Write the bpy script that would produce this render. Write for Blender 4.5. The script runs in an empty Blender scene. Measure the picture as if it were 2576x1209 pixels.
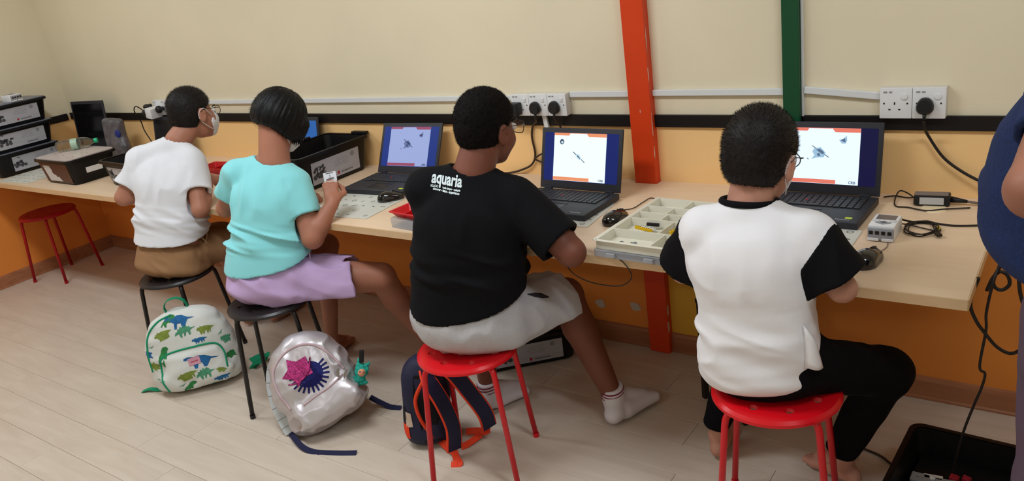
import bpy, bmesh, math, random
import numpy as np
from mathutils import Vector, Matrix, Euler
random.seed(7)
PI = math.pi
SC = bpy.context.scene
COL = SC.collection

# ------------------------------------------------------------------ camera
cam_d = bpy.data.cameras.new('camera')
cam = bpy.data.objects.new('camera', cam_d)
COL.objects.link(cam)
cam_d.sensor_fit = 'HORIZONTAL'
cam_d.sensor_width = 36.0
cam_d.lens = 2007.59 / 2576 * 36.0
cam_d.clip_start = 0.02
cam.matrix_world = (Matrix.Translation((5.8101, -2.6829, 1.6679))
                    @ Matrix.Rotation(math.radians(38.0518), 4, 'Z')
                    @ Matrix.Rotation(math.radians(69.8138), 4, 'X')
                    @ Matrix.Rotation(math.radians(-8.4825), 4, 'Z'))
SC.camera = cam

# ------------------------------------------------------------------ light and exposure
SC.view_settings.view_transform = 'Standard'
SC.view_settings.look = 'None'
SC.view_settings.gamma = 1.0
SC.view_settings.use_curve_mapping = False
SC.view_settings.exposure = 0.0
w = bpy.data.worlds.new('world'); SC.world = w
w.use_nodes = True
w.node_tree.nodes['Background'].inputs[0].default_value = (0.9, 0.95, 1.0, 1)
w.node_tree.nodes['Background'].inputs[1].default_value = 0.3
SC.cycles.use_denoising = True
SC.cycles.max_bounces = 8
SC.cycles.caustics_reflective = False
SC.cycles.caustics_refractive = False
CEIL = 2.75
LAMPS = [(1.4, -1.5, 19), (3.7, -1.5, 27), (6.3, -1.5, 20), (1.4, -4.2, 9), (3.7, -4.2, 11), (6.3, -4.2, 9)]
for x, y, pw in LAMPS:
    ld = bpy.data.lights.new('ceiling_light', 'AREA')
    ld.shape = 'RECTANGLE'; ld.size = 1.2; ld.size_y = 0.3; ld.energy = pw
    ld.color = (0.86, 0.94, 1.0)
    lo = bpy.data.objects.new('ceiling_light', ld); COL.objects.link(lo)
    lo.location = (x, y, CEIL - 0.075)

# ------------------------------------------------------------------ materials
def s2l(c):
    return tuple(((v / 12.92) if v <= 0.04045 else ((v + 0.055) / 1.055) ** 2.4) for v in c)
def rgb(r, g, b): return s2l((r / 255, g / 255, b / 255))
MATS = {}
def mat(name, col, rough=0.6, metal=0.0, bump=0.0, bscale=200.0, var=0.0, vscale=8.0, spec=0.4, emit=None,
        estr=1.0, trans=0.0, alpha=1.0, stretch=None, coat=0.0, sheen=0.0, ior=1.45, sss=0.0):
    if name in MATS: return MATS[name]
    m = bpy.data.materials.new(name); m.use_nodes = True
    nt = m.node_tree; N = nt.nodes; L = nt.links
    b = N['Principled BSDF']
    b.inputs['Base Color'].default_value = (*col, 1)
    b.inputs['Roughness'].default_value = rough
    b.inputs['Metallic'].default_value = metal
    b.inputs['Specular IOR Level'].default_value = spec
    b.inputs['IOR'].default_value = ior
    b.inputs['Coat Weight'].default_value = coat
    b.inputs['Sheen Weight'].default_value = sheen
    if sss:
        b.inputs['Subsurface Weight'].default_value = sss
        b.inputs['Subsurface Radius'].default_value = (0.012, 0.005, 0.003)
        b.inputs['Subsurface Scale'].default_value = 1.0
    b.inputs['Transmission Weight'].default_value = trans
    b.inputs['Alpha'].default_value = alpha
    if emit:
        b.inputs['Emission Color'].default_value = (*emit, 1)
        b.inputs['Emission Strength'].default_value = estr
    tc = None
    if bump or var or True:
        tc = N.new('ShaderNodeTexCoord')
        src = tc.outputs['Object']
        if stretch:
            mp = N.new('ShaderNodeMapping'); mp.inputs['Scale'].default_value = stretch
            L.new(src, mp.inputs[0]); src = mp.outputs[0]
    if var:
        n = N.new('ShaderNodeTexNoise'); n.inputs['Scale'].default_value = vscale; n.inputs['Detail'].default_value = 5
        L.new(src, n.inputs['Vector'])
        mr = N.new('ShaderNodeMapRange'); mr.inputs[1].default_value = 0.3; mr.inputs[2].default_value = 0.7
        mr.inputs[3].default_value = 1 - var; mr.inputs[4].default_value = 1 + var
        L.new(n.outputs['Fac'], mr.inputs[0])
        vm = N.new('ShaderNodeVectorMath'); vm.operation = 'SCALE'
        vm.inputs[0].default_value = col
        L.new(mr.outputs[0], vm.inputs['Scale'])
        L.new(vm.outputs[0], b.inputs['Base Color'])
    if bump:
        n2 = N.new('ShaderNodeTexNoise'); n2.inputs['Scale'].default_value = bscale; n2.inputs['Detail'].default_value = 3
        L.new(src, n2.inputs['Vector'])
        bp = N.new('ShaderNodeBump'); bp.inputs['Strength'].default_value = bump; bp.inputs['Distance'].default_value = 0.002
        L.new(n2.outputs['Fac'], bp.inputs['Height']); L.new(bp.outputs[0], b.inputs['Normal'])
    MATS[name] = m
    return m

WALLX = 0.0
def wall_material(name, upper, lower, zsplit):
    m = bpy.data.materials.new(name); m.use_nodes = True
    nt = m.node_tree; N = nt.nodes; L = nt.links; b = N['Principled BSDF']
    tc = N.new('ShaderNodeTexCoord'); sp = N.new('ShaderNodeSeparateXYZ'); L.new(tc.outputs['Object'], sp.inputs[0])
    gt = N.new('ShaderNodeMath'); gt.operation = 'GREATER_THAN'; gt.inputs[1].default_value = zsplit
    L.new(sp.outputs[2], gt.inputs[0])
    mx = N.new('ShaderNodeMix'); mx.data_type = 'RGBA'
    mx.inputs[6].default_value = (*lower, 1); mx.inputs[7].default_value = (*upper, 1)
    L.new(gt.outputs[0], mx.inputs[0])
    # deeper orange below the worktop, with a yellow strip right of the post
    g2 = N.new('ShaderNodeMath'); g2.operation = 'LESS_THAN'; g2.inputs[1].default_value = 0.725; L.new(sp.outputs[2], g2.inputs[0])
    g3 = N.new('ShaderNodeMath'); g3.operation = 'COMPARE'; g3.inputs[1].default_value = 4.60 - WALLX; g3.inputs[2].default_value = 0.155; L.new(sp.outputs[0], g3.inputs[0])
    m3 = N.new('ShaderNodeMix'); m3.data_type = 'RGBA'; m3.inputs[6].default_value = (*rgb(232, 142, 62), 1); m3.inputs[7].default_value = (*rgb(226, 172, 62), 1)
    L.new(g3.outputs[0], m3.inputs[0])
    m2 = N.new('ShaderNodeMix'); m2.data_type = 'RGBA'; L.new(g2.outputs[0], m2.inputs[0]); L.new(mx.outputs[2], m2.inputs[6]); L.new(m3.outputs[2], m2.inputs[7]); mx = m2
    n = N.new('ShaderNodeTexNoise'); n.inputs['Scale'].default_value = 1.3; n.inputs['Detail'].default_value = 6
    L.new(tc.outputs['Object'], n.inputs['Vector'])
    mr = N.new('ShaderNodeMapRange'); mr.inputs[1].default_value = .3; mr.inputs[2].default_value = .7
    mr.inputs[3].default_value = .95; mr.inputs[4].default_value = 1.05; L.new(n.outputs[0], mr.inputs[0])
    vm = N.new('ShaderNodeVectorMath'); vm.operation = 'SCALE'
    L.new(mx.outputs[2], vm.inputs[0]); L.new(mr.outputs[0], vm.inputs['Scale'])
    L.new(vm.outputs[0], b.inputs['Base Color'])
    b.inputs['Roughness'].default_value = 0.55; b.inputs['Specular IOR Level'].default_value = 0.3
    n2 = N.new('ShaderNodeTexNoise'); n2.inputs['Scale'].default_value = 120; L.new(tc.outputs['Object'], n2.inputs['Vector'])
    bp = N.new('ShaderNodeBump'); bp.inputs['Strength'].default_value = .15; bp.inputs['Distance'].default_value = .002
    L.new(n2.outputs[0], bp.inputs['Height']); L.new(bp.outputs[0], b.inputs['Normal'])
    return m

def wood_material(name, c1, c2, axis_scale, rough=.4, seed=0.0, wave=18.0, contrast=1.0):
    """streaky wood grain running along local x"""
    m = bpy.data.materials.new(name); m.use_nodes = True
    nt = m.node_tree; N = nt.nodes; L = nt.links; b = N['Principled BSDF']
    tc = N.new('ShaderNodeTexCoord')
    oi = N.new('ShaderNodeObjectInfo')
    ad = N.new('ShaderNodeVectorMath'); ad.operation = 'ADD'
    cb = N.new('ShaderNodeCombineXYZ')
    ml = N.new('ShaderNodeMath'); ml.operation = 'MULTIPLY'; ml.inputs[1].default_value = 37.0
    L.new(oi.outputs['Random'], ml.inputs[0]); L.new(ml.outputs[0], cb.inputs[0]); L.new(ml.outputs[0], cb.inputs[1])
    L.new(tc.outputs['Object'], ad.inputs[0]); L.new(cb.outputs[0], ad.inputs[1])
    mp = N.new('ShaderNodeMapping'); mp.inputs['Scale'].default_value = axis_scale
    L.new(ad.outputs[0], mp.inputs[0])
    n = N.new('ShaderNodeTexNoise'); n.inputs['Scale'].default_value = 2.2; n.inputs['Detail'].default_value = 7
    n.inputs['Roughness'].default_value = .6; n.inputs['Distortion'].default_value = .6
    L.new(mp.outputs[0], n.inputs['Vector'])
    cr = N.new('ShaderNodeValToRGB')
    cr.color_ramp.elements[0].position = .5 - .22 / contrast; cr.color_ramp.elements[0].color = (*c1, 1)
    cr.color_ramp.elements[1].position = .5 + .2 / contrast; cr.color_ramp.elements[1].color = (*c2, 1)
    L.new(n.outputs['Fac'], cr.inputs[0]); L.new(cr.outputs[0], b.inputs['Base Color'])
    b.inputs['Roughness'].default_value = rough; b.inputs['Specular IOR Level'].default_value = .35
    return m

# ------------------------------------------------------------------ object helpers
def link(name, me, parent=None, m=None, smooth=False, kind=None, loc=None):
    o = bpy.data.objects.new(name, me); COL.objects.link(o)
    if parent is not None: o.parent = parent
    if m is not None:
        me.materials.clear(); me.materials.append(m)
    if smooth:
        me.shade_smooth()
    if kind: o['kind'] = kind
    if loc is not None: o.location = loc
    return o
def root(name, label, cat, loc=(0, 0, 0), rz=0.0, group=None):
    o = bpy.data.objects.new(name, None); COL.objects.link(o)
    o.empty_display_size = .05
    o.location = loc; o.rotation_euler = (0, 0, rz)
    o['label'] = label; o['category'] = cat
    if group: o['group'] = group
    return o
def tag(o, label, cat, group=None):
    o['label'] = label; o['category'] = cat
    if group: o['group'] = group
    return o

class MB:
    """collects shapes into one mesh"""
    def __init__(s): s.bm = bmesh.new()
    def box(s, c, size, rot=None, bevel=0.0, seg=2, taper=1.0):
        r = bmesh.ops.create_cube(s.bm, size=1.0)
        vs = r['verts']
        for v in vs:
            k = taper if v.co.z < 0 else 1.0
            v.co = Vector((v.co.x * size[0] * k, v.co.y * size[1] * k, v.co.z * size[2]))
        if bevel > 0:
            es = list({e for v in vs for e in v.link_edges})
            rr = bmesh.ops.bevel(s.bm, geom=es, offset=bevel, segments=seg, profile=.6, affect='EDGES')
            vs = list({v for f in rr['faces'] for v in f.verts} | {v for v in vs if v.is_valid})
        M = Matrix.Translation(c)
        if rot is not None:
            M = M @ (rot if isinstance(rot, Matrix) else Euler(rot).to_matrix().to_4x4())
        bmesh.ops.transform(s.bm, matrix=M, verts=vs)
        return s
    def cyl(s, a, b, r1, r2=None, seg=24, caps=True, bevel=0.0):
        a = Vector(a); b = Vector(b); d = b - a
        if r2 is None: r2 = r1
        r = bmesh.ops.create_cone(s.bm, cap_ends=caps, segments=seg, radius1=r1, radius2=r2, depth=d.length)
        vs = r['verts']
        if bevel:
            es = [e for e in {e for v in vs for e in v.link_edges} if len(e.link_faces) == 2 and abs(e.link_faces[0].normal.dot(e.link_faces[1].normal)) < .5]
            rr = bmesh.ops.bevel(s.bm, geom=es, offset=bevel, segments=2, profile=.6, affect='EDGES')
            vs = list({v for f in rr['faces'] for v in f.verts} | {v for v in vs if v.is_valid})
        q = Vector((0, 0, 1)).rotation_difference(d.normalized())
        bmesh.ops.transform(s.bm, matrix=Matrix.Translation((a + b) / 2) @ q.to_matrix().to_4x4(), verts=vs)
        return s
    def sphere(s, c, r, seg=20, rings=12, scale=(1, 1, 1), rot=None):
        rr = bmesh.ops.create_uvsphere(s.bm, u_segments=seg, v_segments=rings, radius=r)
        M = Matrix.Translation(c)
        if rot is not None: M = M @ (rot if isinstance(rot, Matrix) else Euler(rot).to_matrix().to_4x4())
        M = M @ Matrix.Diagonal((*scale, 1))
        bmesh.ops.transform(s.bm, matrix=M, verts=rr['verts'])
        return s
    def tube(s, pts, r, seg=10, closed=False, cap=True):
        pts = [Vector(p) for p in pts]; n = len(pts)
        rad = r if isinstance(r, (list, tuple)) else [r] * n
        rings = []
        prev = None
        for i, p in enumerate(pts):
            if closed: t = (pts[(i + 1) % n] - pts[i - 1]).normalized()
            else: t = (pts[min(i + 1, n - 1)] - pts[max(i - 1, 0)]).normalized()
            if prev is None:
                u = t.orthogonal().normalized()
            else:
                u = (prev - t * prev.dot(t))
                u = u.normalized() if u.length > 1e-6 else t.orthogonal().normalized()
            prev = u; v = t.cross(u)
            rings.append([s.bm.verts.new(p + (u * math.cos(a) + v * math.sin(a)) * rad[i]) for a in [2 * PI * k / seg for k in range(seg)]])
        m = n if closed else n - 1
        for i in range(m):
            A = rings[i]; B = rings[(i + 1) % n]
            off = 0
            if closed and i == m - 1:
                off = min(range(seg), key=lambda o: sum((A[k].co - B[(k + o) % seg].co).length for k in range(seg)))
            for k in range(seg):
                s.bm.faces.new((A[k], A[(k + 1) % seg], B[(k + 1 + off) % seg], B[(k + off) % seg]))
        if cap and not closed:
            s.bm.faces.new(rings[0][::-1]); s.bm.faces.new(rings[-1])
        return s
    def strip(s, pts, nrm, width, thick):
        """flat webbing strap along pts; nrm[i] is the face normal there"""
        pts = [Vector(p) for p in pts]; n = len(pts); rings = []
        for i, p in enumerate(pts):
            t = (pts[min(i + 1, n - 1)] - pts[max(i - 1, 0)]).normalized()
            nn = Vector(nrm[i] if isinstance(nrm, list) else nrm)
            nn = (nn - t * nn.dot(t)).normalized(); sd = t.cross(nn)
            wd = width[i] if isinstance(width, list) else width
            rings.append([s.bm.verts.new(p + sd * a * wd / 2 + nn * b * thick / 2) for a, b in ((-1, -1), (1, -1), (1, 1), (-1, 1))])
        for i in range(n - 1):
            for k in range(4):
                s.bm.faces.new((rings[i][k], rings[i][(k + 1) % 4], rings[i + 1][(k + 1) % 4], rings[i + 1][k]))
        s.bm.faces.new(rings[0][::-1]); s.bm.faces.new(rings[-1])
        return s
    def prism(s, poly, z0, z1, M=None, bevel=0.0):
        """poly in xy, extruded z0..z1, then transformed"""
        lo = [s.bm.verts.new((x, y, z0)) for x, y in poly]
        hi = [s.bm.verts.new((x, y, z1)) for x, y in poly]
        n = len(poly); fs = []
        fs.append(s.bm.faces.new(lo[::-1])); fs.append(s.bm.faces.new(hi))
        for i in range(n): fs.append(s.bm.faces.new((lo[i], lo[(i + 1) % n], hi[(i + 1) % n], hi[i])))
        bmesh.ops.recalc_face_normals(s.bm, faces=fs)
        vs = lo + hi
        if bevel:
            es = list({e for v in vs for e in v.link_edges})
            rr = bmesh.ops.bevel(s.bm, geom=es, offset=bevel, segments=2, profile=.6, affect='EDGES')
            vs = list({v for f in rr['faces'] for v in f.verts} | {v for v in vs if v.is_valid})
        if M is not None: bmesh.ops.transform(s.bm, matrix=M, verts=vs)
        return s
    def loft(s, rings, cap0=True, cap1=True, closed=True):
        R = [[s.bm.verts.new(p) for p in r] for r in rings]
        n = len(R[0])
        for i in range(len(R) - 1):
            for k in range(n if closed else n - 1):
                s.bm.faces.new((R[i][k], R[i][(k + 1) % n], R[i + 1][(k + 1) % n], R[i + 1][k]))
        if cap0: s.bm.faces.new(R[0][::-1])
        if cap1: s.bm.faces.new(R[-1])
        return s
    def mesh(s, name='m'):
        bmesh.ops.recalc_face_normals(s.bm, faces=s.bm.faces)
        me = bpy.data.meshes.new(name); s.bm.to_mesh(me); s.bm.free()
        return me
    def obj(s, name, m, parent=None, smooth=False, kind=None, auto=None, loc=None):
        me = s.mesh(name)
        o = link(name, me, parent, m, smooth or auto is not None, kind, loc)
        if auto is not None:
            me.set_sharp_from_angle(angle=math.radians(auto))
        return o
def spline(pts, n=12, closed=False):
    """Catmull-Rom through the points"""
    P = [Vector(p) for p in pts]; out = []
    m = len(P)
    for i in range(m if closed else m - 1):
        if closed: a, b, c, d = P[(i - 1) % m], P[i], P[(i + 1) % m], P[(i + 2) % m]
        else: a, b, c, d = P[max(i - 1, 0)], P[i], P[i + 1], P[min(i + 2, m - 1)]
        for k in range(n):
            t = k / n
            out.append(.5 * ((2 * b) + (c - a) * t + (2 * a - 5 * b + 4 * c - d) * t * t + (3 * b - a - 3 * c + d) * t ** 3))
    if not closed: out.append(P[-1])
    return out
def rrect(wd, h, r, n=5):
    out = []
    for cx, cy, a0 in ((wd / 2 - r, h / 2 - r, 0), (-wd / 2 + r, h / 2 - r, PI / 2), (-wd / 2 + r, -h / 2 + r, PI), (wd / 2 - r, -h / 2 + r, 1.5 * PI)):
        for k in range(n + 1):
            a = a0 + PI / 2 * k / n
            out.append((cx + r * math.cos(a), cy + r * math.sin(a)))
    return out
def copy_tree(o, parent=None):
    c = o.copy(); COL.objects.link(c)
    if parent is not None: c.parent = parent
    for ch in [k for k in bpy.data.objects if k.parent == o]: copy_tree(ch, c)
    return c
FONT = None
def text_mesh(txt, size, M, depth=0.0, bold=0.0, xs=1.0, align='LEFT', shear=0.0):
    cu = bpy.data.curves.new('t', 'FONT'); cu.body = txt; cu.size = size; cu.extrude = depth; cu.offset = bold
    cu.align_x = align; cu.shear = shear; cu.resolution_u = 3
    o = bpy.data.objects.new('t', cu); COL.objects.link(o)
    bpy.context.view_layer.update()
    me = bpy.data.meshes.new_from_object(o.evaluated_get(bpy.context.evaluated_depsgraph_get()))
    bpy.data.objects.remove(o)
    me.transform(M @ Matrix.Diagonal((xs, 1, 1, 1)))
    return me
# ------------------------------------------------------------------ room shell
CREAM = rgb(231, 219, 192); ORANGE = rgb(250, 205, 143)
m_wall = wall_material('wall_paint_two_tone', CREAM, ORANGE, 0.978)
m_plain = mat('wall_paint_cream', rgb(226, 219, 196), .6, bump=.1)
def struct(o): o['kind'] = 'structure'; return o
RX, RY = 8.4, -5.6
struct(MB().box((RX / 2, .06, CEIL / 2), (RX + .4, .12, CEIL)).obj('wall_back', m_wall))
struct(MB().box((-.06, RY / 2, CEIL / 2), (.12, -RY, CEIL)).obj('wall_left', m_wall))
struct(MB().box((RX + .06, RY / 2, CEIL / 2), (.12, -RY, CEIL)).obj('wall_right', m_plain))
struct(MB().box((RX / 2, RY - .06, CEIL / 2), (RX + .4, .12, CEIL)).obj('wall_front', m_plain))
struct(MB().box((RX / 2, RY / 2, CEIL + .05), (RX + .4, -RY + .3, .1)).obj('ceiling', mat('ceiling_paint', rgb(236, 234, 226), .8)))
# laminate floor: a dark joint bed with planks on it
fl = struct(MB().box((RX / 2, RY / 2, -.03), (RX + .2, -RY + .2, .05)).obj('floor', mat('floor_joint', rgb(160, 138, 118), .8)))
m_plank = wood_material('laminate_plank', rgb(200, 184, 168), rgb(214, 200, 185), (1.1, 8.0, 1.0), rough=.42)
PW, PLK = .1475, 1.2
plank_me = {}
def plank_mesh(L):
    L = round(L, 2)
    if L not in plank_me:
        b = MB().box((0, 0, 0), (L - .0012, PW - .0009, .008), bevel=.0008, seg=1)
        plank_me[L] = b.mesh('plank'); plank_me[L].materials.append(m_plank)
    return plank_me[L]
joints = {0: [2.96], -1: [2.96 - .15 + .002, 4.2], -2: [2.4, 3.6], }
row = 0
y = 0.0 - .0
k = 0
while y > -3.1:
    yc = y - PW / 2 - .002
    off = {0: .15, 1: .78, 2: .40, 3: 1.02, 4: 0.6, 5: 1.1}[k % 6] + .05 * (k % 4)
    if abs(yc + 1.25) < .08: off = (2.965 % PLK)
    if abs(yc + 1.40) < .08: off = (2.814 % PLK)
    if abs(yc + 0.22) < .08: off = (4.575 % PLK)
    if abs(yc + 0.665) < .08: off = (5.091 % PLK)
    if abs(yc + 0.81) < .08: off = (4.815 % PLK)
    xs = [0.0]; x = off
    while x < RX:
        if x > .05: xs.append(x)
        x += PLK
    xs.append(RX)
    for a, b in zip(xs, xs[1:]):
        o = link('plank', plank_mesh(b - a), fl, loc=((a + b) / 2, yc, -.0045))
    y -= PW; k += 1
struct(MB().box((RX / 2, (y + RY) / 2, -.0045), (RX, abs(RY - y), .008)).obj('floor_strip', m_plank, kind='structure')).parent = fl
# baseboards: lacquered wood
m_base = wood_material('baseboard_wood', rgb(150, 96, 66), rgb(176, 118, 84), (1.0, 6, 14), rough=.35)
def baseboard(name, L, M):
    prof = [(0, 0), (.016, 0), (.016, .006), (.011, .012), (.011, .07), (.008, .081), (0, .085)]
    b = MB()
    b.prism([(u, v) for u, v in prof], 0, L, M)
    return struct(b.obj(name, m_base))
# profile (depth, height) extruded along the wall
baseboard('baseboard_back', RX, Matrix(((0, 0, 1, 0), (-1, 0, 0, 0), (0, 1, 0, 0), (0, 0, 0, 1))))
baseboard('baseboard_left', -RY, Matrix(((1, 0, 0, 0), (0, 0, -1, 0), (0, 1, 0, 0), (0, 0, 0, 1))))
# black dado strip on both walls
m_black = mat('black_strip', rgb(26, 22, 22), .45, spec=.3)
struct(MB().box((RX / 2 + .01, -.006, .978), (RX, .012, .046), bevel=.002).obj('trim_1', m_black))
struct(MB().box((.006, RY / 2 - .012, .978), (.012, -RY - .03, .046), bevel=.002).obj('trim_2', m_black))
# posts
m_opost = mat('orange_post_paint', rgb(216, 66, 26), .35, bump=.08, bscale=60, var=.05)
m_chip = mat('bare_plaster_chip', rgb(214, 196, 178), .8)
p = MB().box((4.4284, -.016, CEIL / 2), (.0894, .042, CEIL - .002), bevel=.003).obj('pillar', m_opost)
struct(p); p['label'] = 'orange-red painted square post running down the wall and through the worktop'
def chips(par, pts):
    for (x, y, z, a, b, ax) in pts:
        n = 9; poly = []
        for i in range(n):
            t = 2 * PI * i / n; rr = random.uniform(.6, 1.15)
            poly.append((a * rr * math.cos(t), b * rr * math.sin(t)))
        M = Matrix.Translation((x, y, z)) @ (Matrix.Rotation(PI / 2, 4, 'X') if ax == 'y' else Matrix.Rotation(PI / 2, 4, 'Z') @ Matrix.Rotation(PI / 2, 4, 'X'))
        MB().prism(poly, -.0006, .0006, M).obj('paint_chip', m_chip, par)
chips(p, [(4.4735, -.03, 1.28, .0025, .05, 'x'), (4.4735, -.034, 1.16, .002, .03, 'x'), (4.4735, -.034, .96, .002, .05, 'x'), (4.4735, -.033, .86, .0025, .03, 'x'),
          (4.4735, -.03, .60, .003, .03, 'x'), (4.4735, -.032, .52, .003, .035, 'x'), (4.4735, -.026, .2, .006, .03, 'x'), (4.4735, -.03, .12, .006, .03, 'x'), (4.43, -.0375, 1.02, .0015, .008, 'y')])
g = struct(MB().box((4.984, -.012, CEIL / 2), (.055, .034, CEIL - .002), bevel=.003).obj('pillar', mat('green_post_paint', rgb(14, 74, 44), .4, bump=.08, bscale=60)))
g['label'] = 'dark green painted post on the wall'
# white surface trunking (mini conduit) between sockets
m_trunk = mat('white_pvc', rgb(222, 224, 226), .4)
def conduit(name, a, b, label, h=.022, d=.014):
    a = Vector(a); b = Vector(b); L = (b - a).length
    ang = math.atan2(b.z - a.z, b.x - a.x)
    o = MB().box((0, 0, 0), (L, d, h), bevel=.002).obj(name, m_trunk)
    o.location = (a + b) / 2; o.rotation_euler = (0, -ang, 0)
    tag(o, label, 'cable cover', 'white cable trunking along the wall')
    return o
conduit('cable_trunking', (1.12, -.008, 1.066), (3.83, -.008, 1.071), 'longest white cable trunking, from the corner sockets to the triple socket')
conduit('cable_trunking', (4.115, -.008, 1.083), (4.383, -.008, 1.082), 'short white trunking between the triple socket and the orange post')
conduit('cable_trunking', (4.474, -.008, 1.084), (4.956, -.008, 1.082), 'white cable trunking between the orange and the green post')
conduit('cable_trunking', (5.022, -.008, 1.087), (5.256, -.008, 1.064), 'slightly sloping white trunking from the green post to the right sockets')
conduit('cable_trunking', (5.0165, -.006, 1.90), (5.0165, -.006, .96), 'thin vertical white trunking along the right side of the green post', h=.008, d=.012).rotation_euler = (0, PI / 2, 0)
conduit('cable_trunking', (3.985, -.019, 1.01), (4.012, -.019, .80), 'thin vertical white trunking dropping below the triple socket behind the laptop', h=.02, d=.012).rotation_euler = (0, PI / 2 - .12, 0)
# filler dabs low on the wall
m_filler = mat('wall_filler', rgb(200, 186, 172), .9)
for (x, z, lab) in ((4.142, .167, 'left grey filler patch low on the orange wall'), (4.312, .176, 'right grey filler patch low on the orange wall by the red post')):
    poly = []
    for i in range(12):
        t = 2 * PI * i / 12; rr = random.uniform(.75, 1.1); poly.append((.026 * rr * math.cos(t), .022 * rr * math.sin(t)))
    o = MB().prism(poly, -.001, .003, Matrix.Rotation(PI / 2, 4, 'X')).obj('filler_patch', m_filler); o.location = (x, 0, z)
    tag(o, lab, 'patch', 'filler patches on the wall')
# ceiling lamps (real fittings where the lights are)
for x, y, pw in LAMPS:
    f = root('ceiling_lamp', 'white surface-mounted ceiling lamp above the room', 'lamp', (x, y, CEIL), group='ceiling lamps')
    MB().box((0, 0, -.03), (1.3, .38, .06), bevel=.005).obj('housing', m_trunk, f)
    MB().box((0, 0, -.064), (1.22, .31, .008)).obj('diffuser', mat('lamp_diffuser', (.9, .9, .9), .5, emit=(1, .98, .95), estr=3.0), f)
# ------------------------------------------------------------------ worktop
m_desk = wood_material('beech_laminate', rgb(226, 196, 164), rgb(236, 208, 178), (1.2, 9, 1), rough=.38)
m_desk_edge = wood_material('beech_edge', rgb(206, 172, 132), rgb(222, 190, 150), (1.2, 9, 9), rough=.4)
dk = root('worktop', 'long beech-coloured worktop along the back wall', 'desk', (0, 0, 0))
x0, x1, zt, th, dep = .002, 5.607, .74, .028, .733
poly = [(x0, -.001), (x0, -dep + .002), (x1 - .002, -dep + .002), (x1 - .002, -.001), (4.475, -.001), (4.475, -.039), (4.382, -.039), (4.382, -.001)]
MB().prism(poly, zt - th, zt, bevel=0).obj('top_board', m_desk, dk)
MB().box(((x0 + x1) / 2, -dep - .0, zt - th / 2), (x1 - x0, .004, th + .0006), bevel=.0015).obj('edge_band', m_desk_edge, dk)
MB().box((x1, -dep / 2, zt - th / 2), (.004, dep, th + .0006), bevel=.0015).obj('edge_band', m_desk_edge, dk)
for bx in (.6, 1.9, 3.3, 4.75, 5.5):   # steel brackets that carry the board
    b = MB()
    b.box((bx, -.25, zt - th - .011), (.03, .44, .02)); b.box((bx, -.012, zt - th - .12), (.03, .02, .24))
    b.obj('bracket', mat('bracket_steel', rgb(150, 150, 150), .5, metal=.6), dk)
# cable grommet with cream cap
g = root('cable_grommet', 'round cream cable cap in the worktop in front of the power adapter', 'cable cap', (5.435, -.118, .74))
MB().cyl((0, 0, 0), (0, 0, .003), .036, .034, seg=40, bevel=.001).obj('cap', mat('cream_plastic', rgb(236, 214, 176), .4), g, auto=30)
# ------------------------------------------------------------------ stools
def make_stool(label, x, y, deg, seat_m, leg_m, R=.168, holes=True, h=.455):
    t = root('stool', label, 'stool', (x, y, 0), math.radians(deg), 'round four-legged stools')
    # seat: domed disc with a rolled lip and a ring of finger holes
    b = MB()
    prof = [(.0, h - .004), (.05, h - .003), (.11, h - .001), (R - .022, h), (R - .008, h - .002), (R, h - .010), (R + .001, h - .018), (R - .004, h - .021), (R - .012, h - .016), (.10, h - .012), (0, h - .012)]
    N = 56
    rings = []
    for r, z in prof[1:-1]:
        rings.append([(r * math.cos(2 * PI * i / N), r * math.sin(2 * PI * i / N), z) for i in range(N)])
    b.loft(rings)
    me = b.mesh('seat')
    so = link('seat', me, t, seat_m, True)
    if holes:
        c = MB()
        for i in range(8):
            a = 2 * PI * (i + .5) / 8
            c.cyl((.118 * math.cos(a), .118 * math.sin(a), h - .05), (.118 * math.cos(a), .118 * math.sin(a), h + .03), .0125, seg=20)
        co = link('cutter', c.mesh('cut'), t)
        md = so.modifiers.new('b', 'BOOLEAN'); md.object = co; md.operation = 'DIFFERENCE'; md.solver = 'EXACT'
        bpy.context.view_layer.update()
        nm = bpy.data.meshes.new_from_object(so.evaluated_get(bpy.context.evaluated_depsgraph_get()))
        so.modifiers.clear(); so.data = nm; nm.materials.clear(); nm.materials.append(seat_m)
        bpy.data.objects.remove(co)
        nm.shade_smooth(); nm.set_sharp_from_angle(angle=math.radians(35))
    for k in range(4):
        a = k * PI / 2
        u = Vector((math.cos(a), math.sin(a), 0))
        pts = [u * .06 + Vector((0, 0, h - .022)), u * .125 + Vector((0, 0, h - .022)), u * .150 + Vector((0, 0, h - .026)), u * .163 + Vector((0, 0, h - .040)),
               u * .168 + Vector((0, 0, h - .062)), u * .2085 + Vector((0, 0, .012))]
        pts = spline(pts[:5], 5) + [pts[5]]
        lg = MB().tube(pts, .0095, seg=14).obj('leg', leg_m, t, smooth=True)
        MB().cyl(u * .2090 + Vector((0, 0, 0)), u * .2082 + Vector((0, 0, .016)), .0112, seg=14, bevel=.001).obj('foot_cap', leg_m, lg, auto=40)
    return t
m_red = mat('red_plastic', rgb(214, 14, 28), .28, spec=.5)
m_redleg = mat('red_enamel', rgb(206, 20, 32), .3, spec=.5)
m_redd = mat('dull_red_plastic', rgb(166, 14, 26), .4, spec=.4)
m_blk = mat('black_plastic', rgb(34, 30, 32), .35, spec=.5)
m_blkleg = mat('black_enamel', rgb(22, 18, 19), .35, spec=.5)
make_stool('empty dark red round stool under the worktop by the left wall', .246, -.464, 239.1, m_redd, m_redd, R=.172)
make_stool('black stool carrying the person in white T-shirt and brown shorts', 2.369, -.859, 241.6, m_blk, m_blkleg)
make_stool('black stool carrying the girl in the turquoise T-shirt', 3.129, -.913, 264.5, m_blk, m_blkleg, R=.172)
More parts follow.
